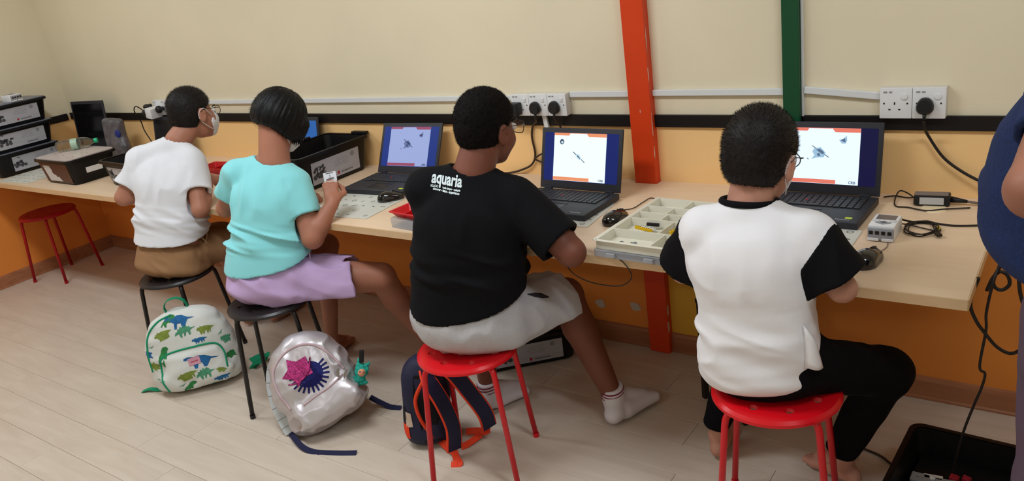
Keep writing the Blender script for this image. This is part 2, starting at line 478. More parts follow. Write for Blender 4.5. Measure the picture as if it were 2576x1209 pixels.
make_stool('bright red stool carrying the person in the black T-shirt', 4.194, -.942, 247.2, m_red, m_redleg)
make_stool('bright red stool carrying the person in the white shirt with black sleeves', 5.175, -.82, 237.0, m_red, m_redleg, R=.17)
# ------------------------------------------------------------------ implicit-surface modeller for bodies, clothes and soft bags
F = np.float32
def A3(p): return np.array(p, dtype=F)
def norm(v): v = np.array(v, float); return v / np.linalg.norm(v)
class Sh:
    c = None; r = 1e9
    def __call__(s, P): raise NotImplementedError
class RC(Sh):
    """round cone between a and b"""
    def __init__(s, a, b, ra, rb=None):
        s.a = A3(a); s.b = A3(b); s.ra = ra; s.rb = ra if rb is None else rb
        s.c = (s.a + s.b) / 2; s.r = np.linalg.norm(s.b - s.a) / 2 + max(s.ra, s.rb)
    def __call__(s, P):
        d = s.b - s.a; t = np.clip((P - s.a) @ d / max(d @ d, 1e-9), 0, 1)[:, None]
        return np.linalg.norm(P - s.a - t * d, axis=1) - (s.ra + (s.rb - s.ra) * t[:, 0])
class EL(Sh):
    """ellipsoid with centre, radii and a 3x3 frame (columns = axes)"""
    def __init__(s, c, rad, R=None):
        s.c = A3(c); s.rad = A3(rad); s.R = np.eye(3, dtype=F) if R is None else A3(R); s.r = max(rad)
    def __call__(s, P):
        q = (P - s.c) @ s.R
        k0 = np.linalg.norm(q / s.rad, axis=1); k1 = np.linalg.norm(q / (s.rad ** 2), axis=1)
        return k0 * (k0 - 1) / np.maximum(k1, 1e-6)
class BX(Sh):
    def __init__(s, c, half, R=None, rnd=.01):
        s.c = A3(c); s.h = A3(half) - rnd; s.R = np.eye(3, dtype=F) if R is None else A3(R); s.rnd = rnd; s.r = np.linalg.norm(half)
    def __call__(s, P):
        q = np.abs((P - s.c) @ s.R) - s.h
        return np.linalg.norm(np.maximum(q, 0), axis=1) + np.minimum(q.max(axis=1), 0) - s.rnd
class LOFT(Sh):
    """stack of superellipses along local z; st rows: z, cx, cy, rx, ry"""
    def __init__(s, o, R, st, n=2.2):
        s.o = A3(o); s.R = A3(R); st = np.array(st, float)
        z = np.linspace(st[0, 0], st[-1, 0], 60)
        # smooth interpolation
        out = [z]
        for k in range(1, 5):
            m = np.gradient(st[:, k], st[:, 0]); y = np.empty_like(z)
            i = np.clip(np.searchsorted(st[:, 0], z) - 1, 0, len(st) - 2)
            h = st[i + 1, 0] - st[i, 0]; t = (z - st[i, 0]) / h
            y = (2 * t**3 - 3 * t**2 + 1) * st[i, k] + (t**3 - 2 * t**2 + t) * h * m[i] + (-2 * t**3 + 3 * t**2) * st[i + 1, k] + (t**3 - t**2) * h * m[i + 1]
            out.append(y)
        s.t = np.array(out, dtype=F); s.n = n
        s.z0, s.z1 = st[0, 0], st[-1, 0]
        s.c = s.o + s.R[:, 2] * (s.z0 + s.z1) / 2; s.r = np.hypot((s.z1 - s.z0) / 2, max(st[:, 3].max() + abs(st[:, 1]).max(), st[:, 4].max() + abs(st[:, 2]).max()))
    def __call__(s, P):
        q = (P - s.o) @ s.R; z = q[:, 2]
        cx, cy, rx, ry = (np.interp(z, s.t[0], s.t[k]) for k in range(1, 5))
        rx = np.maximum(rx, .004); ry = np.maximum(ry, .004)
        u = np.abs((q[:, 0] - cx) / rx); v = np.abs((q[:, 1] - cy) / ry)
        k = (u ** s.n + v ** s.n) ** (1 / s.n)
        d = (k - 1) * np.minimum(rx, ry)
        dz = np.maximum(s.z0 - z, z - s.z1)
        return smax(d, dz, .02).astype(F)
class PL(Sh):
    """half space: inside where (p-o).n < 0"""
    def __init__(s, o, n): s.o = A3(o); s.nn = A3(norm(n))
    def __call__(s, P): return (P - s.o) @ s.nn
class FN(Sh):
    def __init__(s, f, c=None, r=1e9): s.f = f; s.c = None if c is None else A3(c); s.r = r
    def __call__(s, P): return s.f(P)
def smin(a, b, k):
    if k <= 0: return np.minimum(a, b)
    h = np.maximum(k - np.abs(a - b), 0) / k
    return np.minimum(a, b) - h * h * k * .25
def smax(a, b, k): return -smin(-a, -b, k)
class U(Sh):
    def __init__(s, items, k=.02):
        s.items = items; s.k = k
        cs = [i for i in items if i.c is not None]
        if cs:
            s.c = np.mean([i.c for i in cs], axis=0); s.r = max(np.linalg.norm(i.c - s.c) + i.r for i in cs)
    def __call__(s, P):
        pc = P.mean(axis=0); pr = np.linalg.norm(P - pc, axis=1).max() if len(P) < 9000 else 1e3
        d = None
        for it in s.items:
            if it.c is not None:
                lb = np.linalg.norm(it.c - pc) - it.r - pr
                if lb > s.k + .03:
                    v = np.full(len(P), lb, dtype=F); d = v if d is None else np.minimum(d, v); continue
            v = it(P)
            d = v if d is None else smin(d, v, s.k)
        return d
class SUB(Sh):
    def __init__(s, a, b, k=.004): s.A = a; s.B = b; s.k = k; s.c = a.c; s.r = a.r
    def __call__(s, P): return smax(s.A(P), -s.B(P), s.k)
class INT(Sh):
    def __init__(s, a, b, k=.004): s.A = a; s.B = b; s.k = k; s.c = a.c; s.r = a.r
    def __call__(s, P): return smax(s.A(P), s.B(P), s.k)
class DISP(Sh):
    def __init__(s, a, f): s.A = a; s.f = f; s.c = a.c; s.r = a.r + .01
    def __call__(s, P): return s.A(P) + s.f(P)
def vnoise(P, scale, seed=0, R=None):
    q = P if R is None else P @ A3(R)
    q = q * A3(scale) + seed * 17.31
    i = np.floor(q).astype(np.int64); f = q - i; f = f * f * (3 - 2 * f)
    def h(a, b, c):
        n = (a * 374761393 + b * 668265263 + c * 2147483647 + seed * 1274126177) & 0x7fffffff
        n = (n ^ (n >> 13)) * 1274126177 & 0x7fffffff
        return ((n ^ (n >> 16)) & 0xffff) / 65535.0
    x, y, z = i[:, 0], i[:, 1], i[:, 2]; fx, fy, fz = f[:, 0], f[:, 1], f[:, 2]
    L = lambda a, b, t: a + (b - a) * t
    return L(L(L(h(x, y, z), h(x + 1, y, z), fx), L(h(x, y + 1, z), h(x + 1, y + 1, z), fx), fy),
             L(L(h(x, y, z + 1), h(x + 1, y, z + 1), fx), L(h(x, y + 1, z + 1), h(x + 1, y + 1, z + 1), fx), fy), fz).astype(F)
def surf(f, lo, hi, h, name='m'):
    """surface nets over the box lo..hi with cell size h"""
    lo = np.array(lo, float); hi = np.array(hi, float)
    B = 12
    n = (np.ceil((hi - lo) / h / B).astype(int)) * B
    V = np.ones(tuple(n), dtype=F)
    nb = n // B
    bi = np.stack(np.meshgrid(*[np.arange(k) for k in nb], indexing='ij'), -1).reshape(-1, 3)
    bc = (lo + (bi * B + (B - 1) / 2) * h).astype(F)
    dc = np.concatenate([f(bc[i:i + 1]) for i in range(len(bc))]) if len(bc) < 0 else f(bc)
    rad = B * h * .87
    g = np.stack(np.meshgrid(*[np.arange(B)] * 3, indexing='ij'), -1).reshape(-1, 3)
    for k in range(len(bi)):
        s0 = bi[k] * B
        sl = tuple(slice(s0[a], s0[a] + B) for a in range(3))
        if abs(dc[k]) > rad * 1.6 + .01:
            V[sl] = dc[k]; continue
        P = (lo + (s0 + g) * h).astype(F)
        V[sl] = f(P).reshape(B, B, B)
    V[0], V[-1] = 1, 1; V[:, 0], V[:, -1] = 1, 1; V[:, :, 0], V[:, :, -1] = 1, 1
    S = V < 0
    c = np.zeros(tuple(n - 1), dtype=np.uint8)
    corners = [(a, b, d) for a in (0, 1) for b in (0, 1) for d in (0, 1)]
    for a, b, d in corners: c += S[a:n[0] - 1 + a, b:n[1] - 1 + b, d:n[2] - 1 + d]
    ci = np.argwhere((c > 0) & (c < 8))
    vid = -np.ones(tuple(n - 1), dtype=np.int64); vid[ci[:, 0], ci[:, 1], ci[:, 2]] = np.arange(len(ci))
    acc = np.zeros((len(ci), 3)); cnt = np.zeros(len(ci))
    for a in corners:
        for ax in range(3):
            if a[ax]: continue
            b = list(a); b[ax] = 1
            va = V[ci[:, 0] + a[0], ci[:, 1] + a[1], ci[:, 2] + a[2]]; vb = V[ci[:, 0] + b[0], ci[:, 1] + b[1], ci[:, 2] + b[2]]
            m = (va < 0) != (vb < 0)
            t = np.where(m, va / np.where(m, va - vb, 1), 0)
            p = np.array(a, float) + t[:, None] * (np.array(b) - np.array(a))
            acc[m] += p[m]; cnt[m] += 1
    vs = lo + (ci + acc / cnt[:, None]) * h
    quads = []
    for ax in range(3):
        o1, o2 = [k for k in range(3) if k != ax]
        sa = [slice(1, n[k] - 1) for k in range(3)]; sb = list(sa); sa[ax] = slice(0, n[ax] - 1); sb[ax] = slice(1, n[ax])
        A = S[tuple(sa)]; Bq = S[tuple(sb)]
        e = np.argwhere(A != Bq)
        base = e.copy(); base[:, o1] += 1; base[:, o2] += 1
        sgn = A[e[:, 0], e[:, 1], e[:, 2]]
        def cell(d1, d2):
            q = base.copy(); q[:, o1] -= d1; q[:, o2] -= d2
            return vid[q[:, 0], q[:, 1], q[:, 2]]
        Q = np.stack([cell(1, 1), cell(0, 1), cell(0, 0), cell(1, 0)], 1)
        flip = sgn if ax != 1 else ~sgn
        Q[~flip] = Q[~flip][:, ::-1]
        quads.append(Q)
    Q = np.concatenate(quads); Q = Q[(Q >= 0).all(1)]
    me = bpy.data.meshes.new(name)
    me.vertices.add(len(vs)); me.vertices.foreach_set('co', vs.astype(F).ravel())
    me.loops.add(len(Q) * 4); me.loops.foreach_set('vertex_index', Q.astype(np.int32).ravel())
    me.polygons.add(len(Q)); me.polygons.foreach_set('loop_start', np.arange(0, len(Q) * 4, 4, dtype=np.int32))
    me.update(calc_edges=True); me.validate()
    me.shade_smooth()
    return me
def frame(x=None, z=None, y=None):
    """orthonormal frame (columns x,y,z) from a main axis z and a rough x"""
    z = norm(z); x = np.array(x, float); x = x - z * (x @ z); x = norm(x)
    return np.stack([x, np.cross(z, x), z], 1)
def eul(yaw, pitch, roll):
    """head frame: yaw 0 looks to +y, positive yaw turns left; pitch<0 looks down; roll>0 leans the head to its right"""
    a, b, c = map(math.radians, (yaw, pitch, roll))
    return np.array((Matrix.Rotation(a, 3, 'Z') @ Matrix.Rotation(b, 3, 'X') @ Matrix.Rotation(c, 3, 'Y')))
# ------------------------------------------------------------------ people
def skin_mat(name, c, var=.05):
    return mat(name, c, .5, bump=.12, bscale=500, var=var, vscale=14, spec=.35, sss=.12)
def hand_prims(W, d, pn, s=1.0, side=1, curl=.5, spread=.1, thumb=.6):
    """W wrist, d finger direction, pn palm normal (towards the palm side), side=+1 thumb on +x of frame"""
    d = norm(d); pn = norm(np.array(pn) - d * (np.array(pn) @ d)); x = np.cross(d, pn) * side
    W = np.array(W, float); out = []
    pc = W + d * .040 * s
    Rm = np.stack([x, pn, d], 1)
    out.append(BX(pc, (.030 * s, .0125 * s, .038 * s), Rm, .011 * s))
    out.append(RC(W - d * .01 * s, W + d * .02 * s, .017 * s, .019 * s))
    lens = [(.030, .020, .016), (.034, .023, .017), (.031, .021, .017), (.024, .016, .014)]
    for i in range(4):
        u = (1.5 - i) / 1.5
        b = W + d * (.074 - .004 * abs(i - 1)) * s + x * u * .0215 * s
        dd = norm(d + x * u * spread); r = (.0082 - .0006 * (i == 3)) * s
        ang = curl * .55
        for j, L in enumerate(lens[i]):
            dirv = dd * math.cos(ang) + pn * math.sin(ang)
            e = b + dirv * L * s
            out.append(RC(b, e, r, r * .92)); b = e; r *= .92; ang += curl * .8
    tb = W + d * .018 * s + x * .024 * s + pn * .004 * s
    t1 = tb + norm(d * .7 + x * .75 + pn * .35) * .034 * s
    t2 = t1 + norm(d * (1.0) + x * (.35 - thumb * .5) + pn * .5) * .028 * s
    t3 = t2 + norm(d * 1.0 + x * (.1 - thumb * .6) + pn * .5) * .02 * s
    out += [RC(tb, t1, .0125 * s, .0095 * s), RC(t1, t2, .0095 * s, .0085 * s), RC(t2, t3, .0085 * s, .007 * s)]
    return out
def foot_prims(ank, heel, toe, s=1.0, toes=True):
    ank, heel, toe = (np.array(v, float) for v in (ank, heel, toe))
    d = norm((toe - heel) * (1, 1, 0)); up = np.array([0, 0, 1.]); x = np.cross(d, up)
    z = heel[2]
    out = [RC(ank, heel + d * .012 + up * .012, .026 * s, .025 * s), RC(heel + up * .004, heel + d * .05 * s + up * .004, .025 * s, .024 * s),
           RC(ank + d * .01, heel + d * .13 * s + up * .012 * s, .026 * s, .017 * s)]
    L = np.linalg.norm((toe - heel)[:2])
    for u in (-1, 0, 1):
        out.append(RC(heel + d * .05 * s + x * u * .008 * s, heel + d * (L - .035 * s) + x * u * .024 * s - up * .004 * s, .022 * s, .0165 * s))
    if toes:
        for i in range(5):
            u = (i - 2) / 2
            b = heel + d * (L - .035 * s) + x * u * .031 * s - up * .007 * s
            out.append(RC(b, b + d * (.036 - .010 * abs(i - 1) * .5 - (.006 if i > 2 else 0)) * s + up * .0, .0105 * s, .0085 * s if i else .011 * s))
    return out
def head_field(H, R, s=1.0, female=False):
    R = np.array(R)
    T = lambda p: H + R @ (np.array(p, float) * s)
    Re = lambda sx: R @ np.array(Matrix.Rotation(.35 * sx, 3, 'Z'))
    it = [EL(T((0, -.014, .022)), np.array((.070, .088, .080)) * s, R), EL(T((0, .024, -.03)), np.array((.057, .066, .078)) * s, R),
          EL(T((0, .036, -.062)), np.array((.046, .046, .043)) * s, R), RC(T((0, .066, -.088)), T((0, .070, -.09)), .016 * s),
          RC(T((.030, .062, -.030)), T((.034, .060, -.034)), .022 * s), RC(T((-.030, .062, -.030)), T((-.034, .060, -.034)), .022 * s)]
    base = U(it, .022 * s)
    small = U([base, RC(T((0, .090, .000)), T((0, .104, -.026)), .007 * s, .0105 * s), EL(T((0, .092, -.056)), np.array((.023, .010, .0085)) * s, R),
               RC(T((.014, .096, -.030)), T((.012, .094, -.030)), .007 * s), RC(T((-.014, .096, -.030)), T((-.012, .094, -.030)), .007 * s)], .010 * s)
    eyes = U([EL(T((sx * .031, .098, .004)), np.array((.017, .012, .011)) * s, R) for sx in (-1, 1)], .002)
    fc = SUB(small, eyes, .01 * s)
    ears = []
    for sx in (-1, 1):
        e = EL(T((sx * .076, -.008, -.016)), np.array((.0085, .019, .031)) * s, Re(-sx))
        e = SUB(e, EL(T((sx * .086, -.003, -.014)), np.array((.007, .012, .021)) * s, Re(-sx)), .004)
        lobe = RC(T((sx * .071, -.002, -.040)), T((sx * .070, .0, -.044)), .007 * s)
        ears.append(U([e, lobe], .008))
    return U([fc] + ears, .008 * s)
def hair_short(H, R, s, seed, thick=1.0, spikes=5000, spl=.010, curly=False, ylow=-.012, nape=-.078):
    R = np.array(R)
    T = lambda p: H + R @ (np.array(p, float) * s)
    outer = U([EL(T((0, -.016, .028)), np.array((.076, .096, .088)) * s * (1 + .02 * thick), R), EL(T((0, -.030, -.022)), np.array((.062, .071, .062)) * s, R)], .03)
    RT = R.astype(F)
    def region(P):
        q = (P - A3(H)) @ RT / s
        yl = np.interp(q[:, 2], [-.10, -.03, .005, .03, .06, .12], [ylow - .012, ylow, ylow + .026, .045, .080, .10])
        return (np.maximum(q[:, 1] - yl, (nape + .35 * np.abs(q[:, 0]) * 0) - q[:, 2]) * s).astype(F)
    f = SUB(INT(outer, FN(region), .012), U([EL(T((sx * .080, -.004, -.018)), np.array((.016, .026, .036)) * s, R) for sx in (-1, 1)], 0), .006)
    amp = .006 if curly else .0025
    f = DISP(f, lambda P: amp * (vnoise(P, (170 if curly else 120,) * 3, seed) - .5))
    me = surf(f, H - .15 * s, H + .15 * s, .004, 'hair')
    return add_spikes(me, spikes, spl * s, .0011 * s, seed, H, R, flow=(0, -.25, .15) if not curly else (0, 0, 0), jitter=.5 if not curly else .9)
def add_spikes(me, n, L, wd, seed, H, R, flow=(0, 0, 0), jitter=.5):
    rng = np.random.default_rng(seed)
    nv = len(me.vertices); co = np.empty(nv * 3, F); me.vertices.foreach_get('co', co); co = co.reshape(-1, 3)
    no = np.empty(nv * 3, F); me.vertices.foreach_get('normal', no); no = no.reshape(-1, 3)
    nq = len(me.polygons); Q = np.empty(nq * 4, np.int32); me.loops.foreach_get('vertex_index', Q); Q = Q.reshape(-1, 4)
    k = rng.integers(0, nv, n); fl = (R @ np.array(flow, float))
    p = co[k]; d = no[k] + fl + rng.normal(0, jitter * .5, (n, 3)); d /= np.linalg.norm(d, axis=1)[:, None]
    s = np.cross(d, rng.normal(0, 1, (n, 3))); s /= np.linalg.norm(s, axis=1)[:, None]
    ll = L * rng.uniform(.5, 1.0, n)[:, None]
    a = p - s * wd / 2 - d * .003; b = p + s * wd / 2 - d * .003; c = p + d * ll
    V = np.concatenate([co, np.stack([a, b, c], 1).reshape(-1, 3)])
    m2 = bpy.data.meshes.new('hair')
    T = (nv + np.arange(n * 3)).astype(np.int32)
    m2.vertices.add(len(V)); m2.vertices.foreach_set('co', V.astype(F).ravel())
    m2.loops.add(nq * 4 + n * 3); m2.loops.foreach_set('vertex_index', np.concatenate([Q.ravel(), T]))
    m2.polygons.add(nq + n); m2.polygons.foreach_set('loop_start', np.concatenate([np.arange(nq) * 4, nq * 4 + np.arange(n) * 3]).astype(np.int32))
    m2.update(calc_edges=True); m2.validate(); m2.shade_smooth()
    bpy.data.meshes.remove(me)
    return m2
m_hair = mat('black_hair', rgb(20, 15, 15), .55, spec=.3, bump=.5, bscale=300)
m_lens = mat('spectacle_lens', (.9, .95, 1), .05, trans=1.0, alpha=.25)
m_mask = mat('white_mask_fabric', rgb(226, 224, 228), .85, bump=.2, bscale=400)
def glasses(par, H, R, s, fm, rnd=True):
    T = lambda p: Vector(H + np.array(R) @ (np.array(p, float) * s))
    g = None
    b = MB()
    for sx in (-1, 1):
        rim = []
        for k in range(20):
            a = 2 * PI * k / 20
            cx, cz = math.cos(a), math.sin(a)
            if not rnd: cx = math.copysign(abs(cx) ** .5, cx); cz = math.copysign(abs(cz) ** .6, cz)
            rim.append(T((sx * .033 + .024 * cx, .1085 - .006 * abs(sx * .033 + .02 * cx) / .05, .004 + .0185 * cz)))
        b.tube(rim, .0013 * s, seg=8, closed=True)
        b.tube([T((sx * .057, .101, .010)), T((sx * .066, .094, .012)), T((sx * .077, .06, .011)), T((sx * .0815, .0, .008)), T((sx * .080, -.018, -.004))], .0014 * s, seg=8)
    b.tube(spline([T((-.010, .109, .006)), T((0, .1125, .010)), T((.010, .109, .006))], 6), .0013 * s, seg=8)
    g = b.obj('spectacles', fm, par, smooth=True)
    for sx in (-1, 1):
        c = MB(); pts = []
        for k in range(20):
            a = 2 * PI * k / 20
            cx, cz = math.cos(a), math.sin(a)
            if not rnd: cx = math.copysign(abs(cx) ** .5, cx); cz = math.copysign(abs(cz) ** .6, cz)
            pts.append(T((sx * .033 + .0235 * cx, .1083 - .006 * abs(sx * .033 + .02 * cx) / .05, .004 + .018 * cz)))
        vs = [c.bm.verts.new(p) for p in pts]; c.bm.faces.new(vs)
        c.obj('lens', m_lens, g)
    return g
def eyes(par, H, R, s):
    T = lambda p: Vector(H + np.array(R) @ (np.array(p, float) * s))
    f = T((0, 1, 0)) - T((0, 0, 0)); f.normalize()
    for sx in (-1, 1):
        c = T((sx * .031, .0815, .004))
        e = MB().sphere(c, .0115 * s, seg=16, rings=10).obj('eye', mat('eye_white', rgb(222, 216, 212), .3), par, smooth=True)
        MB().sphere(c + f * .0062 * s, .0062 * s, seg=14, rings=8).obj('iris', mat('dark_brown_iris', rgb(38, 24, 18), .2), e, smooth=True)
        MB().tube(spline([T((sx * .014, .0945, .021)), T((sx * .030, .0935, .027)), T((sx * .047, .084, .023))], 5), .0024 * s, seg=6).obj('eyebrow', m_hair, par, smooth=True)
def face_mask(par, H, R, s):
    R = np.array(R); T = lambda p: H + R @ (np.array(p, float) * s)
    sh = U([EL(T((0, .030, -.040)), np.array((.064, .078, .060)) * s, R), RC(T((0, .088, -.03)), T((0, .080, -.085)), .028 * s, .022 * s)], .03)
    RT = R.astype(F)
    def reg(P):
        q = (P - A3(H)) @ RT / s
        a = (.044 + .45 * np.abs(q[:, 2] + .045)) - q[:, 1]
        b = q[:, 2] - (-.008 + .12 * (q[:, 1] - .05)); c = -.108 - q[:, 2]
        return (np.maximum(np.maximum(a, b), c) * s).astype(F)
    f = DISP(INT(sh, FN(reg), .004), lambda P: .0006 * np.sin(((P - A3(H)) @ RT)[:, 2] / s * 420))
    me = surf(f, H - .14 * s, H + .16 * s, .004, 'face_mask')
    o = link('face_mask', me, par, m_mask)
    b = MB()
    for sx in (-1, 1):
        b.tube(spline([T((sx * .060, .052, -.022)), T((sx * .076, .022, -.002)), T((sx * .080, .002, .012)), T((sx * .0775, -.016, .004)), T((sx * .074, -.024, -.02)),
                       T((sx * .072, -.014, -.042)), T((sx * .068, .01, -.060)), T((sx * .056, .045, -.078))], 6), .0016 * s, seg=6)
    b.obj('ear_loop', m_mask, o, smooth=True)
    return o
def sleeve(shd, el, frac, r0, r1, inner, flare_dir=None):
    shd = np.array(shd, float); el = np.array(el, float); e = shd + (el - shd) * frac
    d = norm(el - shd)
    body = INT(RC(shd, e + d * .05, r0, r1 + (r1 - r0) * .05 / max(np.linalg.norm(e - shd), .01)), PL(e, d), .004)
    hole = RC(e - d * .035, e + d * .08, inner * .97, inner)
    return body, hole
def wrinkle(amp, scale, seed, R, o, z0, z1, soft=.05, twist=0.0):
    """soft ridge folds, confined to the local height band z0..z1"""
    R = np.array(R); o = A3(o)
    def f(P):
        q = (P - o) @ R.astype(F)
        w_ = np.clip((q[:, 2] - z0) / soft, 0, 1) * np.clip((z1 - q[:, 2]) / soft, 0, 1)
        n = vnoise(q + A3((0, 0, 1)) * (q[:, :1] * twist), scale, seed)
        n2 = vnoise(q, tuple(2.1 * v for v in scale), seed + 5)
        return (-(1 - np.abs(2 * n - 1) * 1.6) * amp * w_ - (n2 - .5) * amp * .5 * w_).astype(F)
    return f
def bounds(pts, pad):
    p = np.array(pts, float); return p.min(0) - pad, p.max(0) + pad
def drape(par_obj, me, off=.0012):
    """press a flat print mesh onto the surface behind it (own geometry just proud of the cloth)"""
    pass
def project_on(me_target, me, direction, off=.0012, start=.3):
    from mathutils.bvhtree import BVHTree
    bt = BVHTree.FromPolygons([v.co.copy() for v in me_target.vertices], [tuple(p.vertices) for p in me_target.polygons])
    dv = Vector(direction).normalized()
    for v in me.vertices:
        hit = bt.ray_cast(v.co - dv * start, dv, 1.5)
        if hit[0] is not None: v.co = hit[0] - dv * off
    me.update()
def subdivide(me, n):
    bm = bmesh.new(); bm.from_mesh(me)
    bmesh.ops.triangulate(bm, faces=bm.faces)
    bmesh.ops.subdivide_edges(bm, edges=[e for e in bm.edges if e.calc_length() > n], cuts=2, use_grid_fill=True)
    bm.to_mesh(me); bm.free()
def arm_prims(sh, el, wr, r=(.038, .030, .030, .019)):
    sh, el, wr = (np.array(v, float) for v in (sh, el, wr))
    m = el + (wr - el) * .3
    return [RC(sh, el, r[0], r[1]), RC(el, m, r[1], r[2] * 1.06), RC(m, wr, r[2] * 1.06, r[3])]
def leg_prims(hip, knee, ank, r=(.075, .050, .050, .028)):
    hip, knee, ank = (np.array(v, float) for v in (hip, knee, ank))
    d = ank - knee; back = np.cross(np.cross(d, knee - hip), d); back = norm(back) if np.linalg.norm(back) > 1e-6 else np.array([0, -1., 0])
    c = knee + d * .3 - norm(back) * .008
    return [RC(hip, knee, r[0], r[1]), RC(knee, c, r[1] * .92, r[2]), RC(c, ank, r[2], r[3])]
# --- person A: white T-shirt, brown shorts, far left
def eyes_at(t, H, HR, s, base):
    n0 = set(bpy.data.objects)
    eyes(t, np.array(H) - np.array(base), HR, s)
def person_a():
    N = np.array((2.415, -.690, 1.072)); O = np.array((2.365, -.865, .455))
    shL, shR = np.array((2.276, -.810, .985)), np.array((2.490, -.700, .955))
    rt = norm(shR - shL); up = norm(N - O); R = frame(rt, up)
    H = np.array((2.425, -.585, 1.146)); HR = eul(2, -10, -6); s = 1.05
    elL, elR = np.array((2.215, -.915, .830)), np.array((2.585, -.780, .752))
    wrL, wrR = np.array((2.27, -.71, .80)), np.array((2.46, -.62, .835))
    hipL, hipR = np.array((2.31, -.885, .545)), np.array((2.42, -.815, .545))
    knL, knR = np.array((2.30, -.52, .50)), np.array((2.50, -.545, .495))
    anL, anR = np.array((2.31, -.50, .09)), np.array((2.43, -.42, .09))
    t = root('person', 'person in plain white T-shirt, brown shorts, glasses and mask, leftmost of the seated people', 'person', (2.369, -.859, 0))
    base = A3((2.369, -.859, 0))
    tone = rgb(170, 116, 94)
    m_sk = skin_mat('skin_light_tan', tone)
    torso = LOFT(O, R, [(0.0, 0, 0, .10, .09), (.06, 0, 0, .13, .10), (.25, 0, -.02, .12, .09), (.45, 0, -.02, .125, .085), (.55, 0, 0, .09, .06), (.60, 0, .01, .04, .04)])
    pr = [torso, RC(N + (0, 0, -.03), H + HR @ np.array((0, -.022, -.05)), .056, .052), head_field(H, HR, s)]
    pr += arm_prims(shR, elR, wrR, (.042, .036, .035, .022)) + arm_prims(shL, elL, wrL, (.042, .036, .035, .022))
    pr += hand_prims(wrR, (-.4, .6, -.05), (-.3, -.2, -1), 1.05, -1, .8) + hand_prims(wrL, (.4, .7, -.05), (.3, -.2, -1), 1.05, 1, .8)
    pr += leg_prims(hipL, knL, anL, (.075, .053, .054, .03)) + leg_prims(hipR, knR, anR, (.075, .053, .054, .03))
    pr += foot_prims(anL, (2.31, -.53, .03), (2.26, -.32, .02)) + foot_prims(anR, (2.43, -.45, .03), (2.40, -.23, .02))
    lo, hi = bounds([H, O, shL, shR, elL, elR, knL, knR, (2.31, -.5, .0), (2.4, -.23, 0)], .16); lo[2] = -.02
    me = surf(U(pr, .012), lo, hi, .0055, 'body')
    put(me, base, 'body', m_sk, t)
    # shirt
    st = [(.035, .0, -.015, .166, .135), (.07, 0, -.02, .170, .135), (.13, 0, -.022, .168, .128), (.22, 0, -.03, .158, .110), (.34, 0, -.034, .157, .104), (.44, 0, -.030, .158, .098), (.50, 0, -.018, .138, .085), (.555, 0, .0, .095, .065), (.60, 0, .012, .05, .045)]
    body = LOFT(O, R, st, 2.4)
    sl1, h1 = sleeve(shR, elR, .62, .058, .062, .050); sl2, h2 = sleeve(shL, elL, .66, .058, .060, .050)
    f = U([body, RC(N - up * .045, shR, .05, .056), RC(N - up * .045, shL, .05, .056), sl1, sl2], .022)
    f = DISP(f, wrinkle(.014, (5, 5, 30), 3, R, O, .19, .33, .05, .25))
    f = DISP(f, wrinkle(.008, (20, 8, 7), 8, R, O, .30, .58, .06, .5))
    f = SUB(f, U([h1, h2, RC(N - up * .0 + (0, .01, -.02), N + (0, .05, .2), .062, .075)], 0), .004)
    f = INT(f, PL(O + up * .190, -up + .35 * R[:, 1] + .1 * rt), .004)
    me = surf(f, *bounds([O, shL, shR, elL, elR, N], .15), .0055, 'shirt')
    sh = put(me, base, 'shirt', mat('white_cotton', rgb(222, 223, 230), .85, bump=.25, bscale=900, sheen=.2), t)
    # shorts
    pel = LOFT(O, R, [(-.004, 0, -.01, .125, .10), (.02, 0, -.012, .158, .125), (.07, 0, -.012, .158, .125), (.13, 0, -.01, .145, .108), (.17, 0, 0, .12, .09)], 2.5)
    f = U([pel, RC(hipL + (0, 0, -.005), knL + (knL - hipL) * -.06, .086, .074), RC(hipR + (0, 0, -.005), knR + (knR - hipR) * -.06, .086, .074)], .03)
    f = DISP(f, wrinkle(.006, (14, 9, 22), 11, frame((0, 0, 1), knR - hipR), hipR, -.2, .5, .05, .8))
    f = INT(f, PL((0, 0, .4545), (0, 0, -1)), .004)
    me = surf(f, *bounds([O, knL, knR, hipR], .17), .006, 'shorts')
    so = put(me, base, 'shorts', mat('brown_cotton', rgb(150, 112, 78), .85, bump=.25, bscale=900), t)
    b = MB()
    c = hipR + np.array((.075, .03, .075))
    b.tube(spline([c, c + (.01, .03, .02), c + (.012, .05, -.01), c + (.02, .02, -.05), c + (.02, .0, -.09)], 6), .004, seg=8)
    b.tube(spline([c, c + (.015, .015, -.01), c + (.02, .035, -.05), c + (.016, .045, -.085)], 6), .004, seg=8)
    dc = b.obj('drawstring', mat('brown_cord', rgb(168, 130, 92), .8), so, smooth=True); shift(dc, base)
    hm = hair_short(H, HR, s, 21, .8, 7000, .010); put(hm, base, 'hair', m_hair, t)
    g = glasses(t, H, HR, s, mat('thin_dark_metal', rgb(60, 48, 44), .3, metal=.8)); shift(g, base)
    fm = face_mask(t, H, HR, s); shift(fm, base); eyes_at(t, H, HR, s, base)
def put(me, base, name, m, par):
    me.transform(Matrix.Translation(-Vector(base)))
    return link(name, me, par, m, True)
def shift(o, base):
    o.data.transform(Matrix.Translation(-Vector(base)))
    for c in [k for k in bpy.data.objects if k.parent == o]: shift(c, base)
person_a()
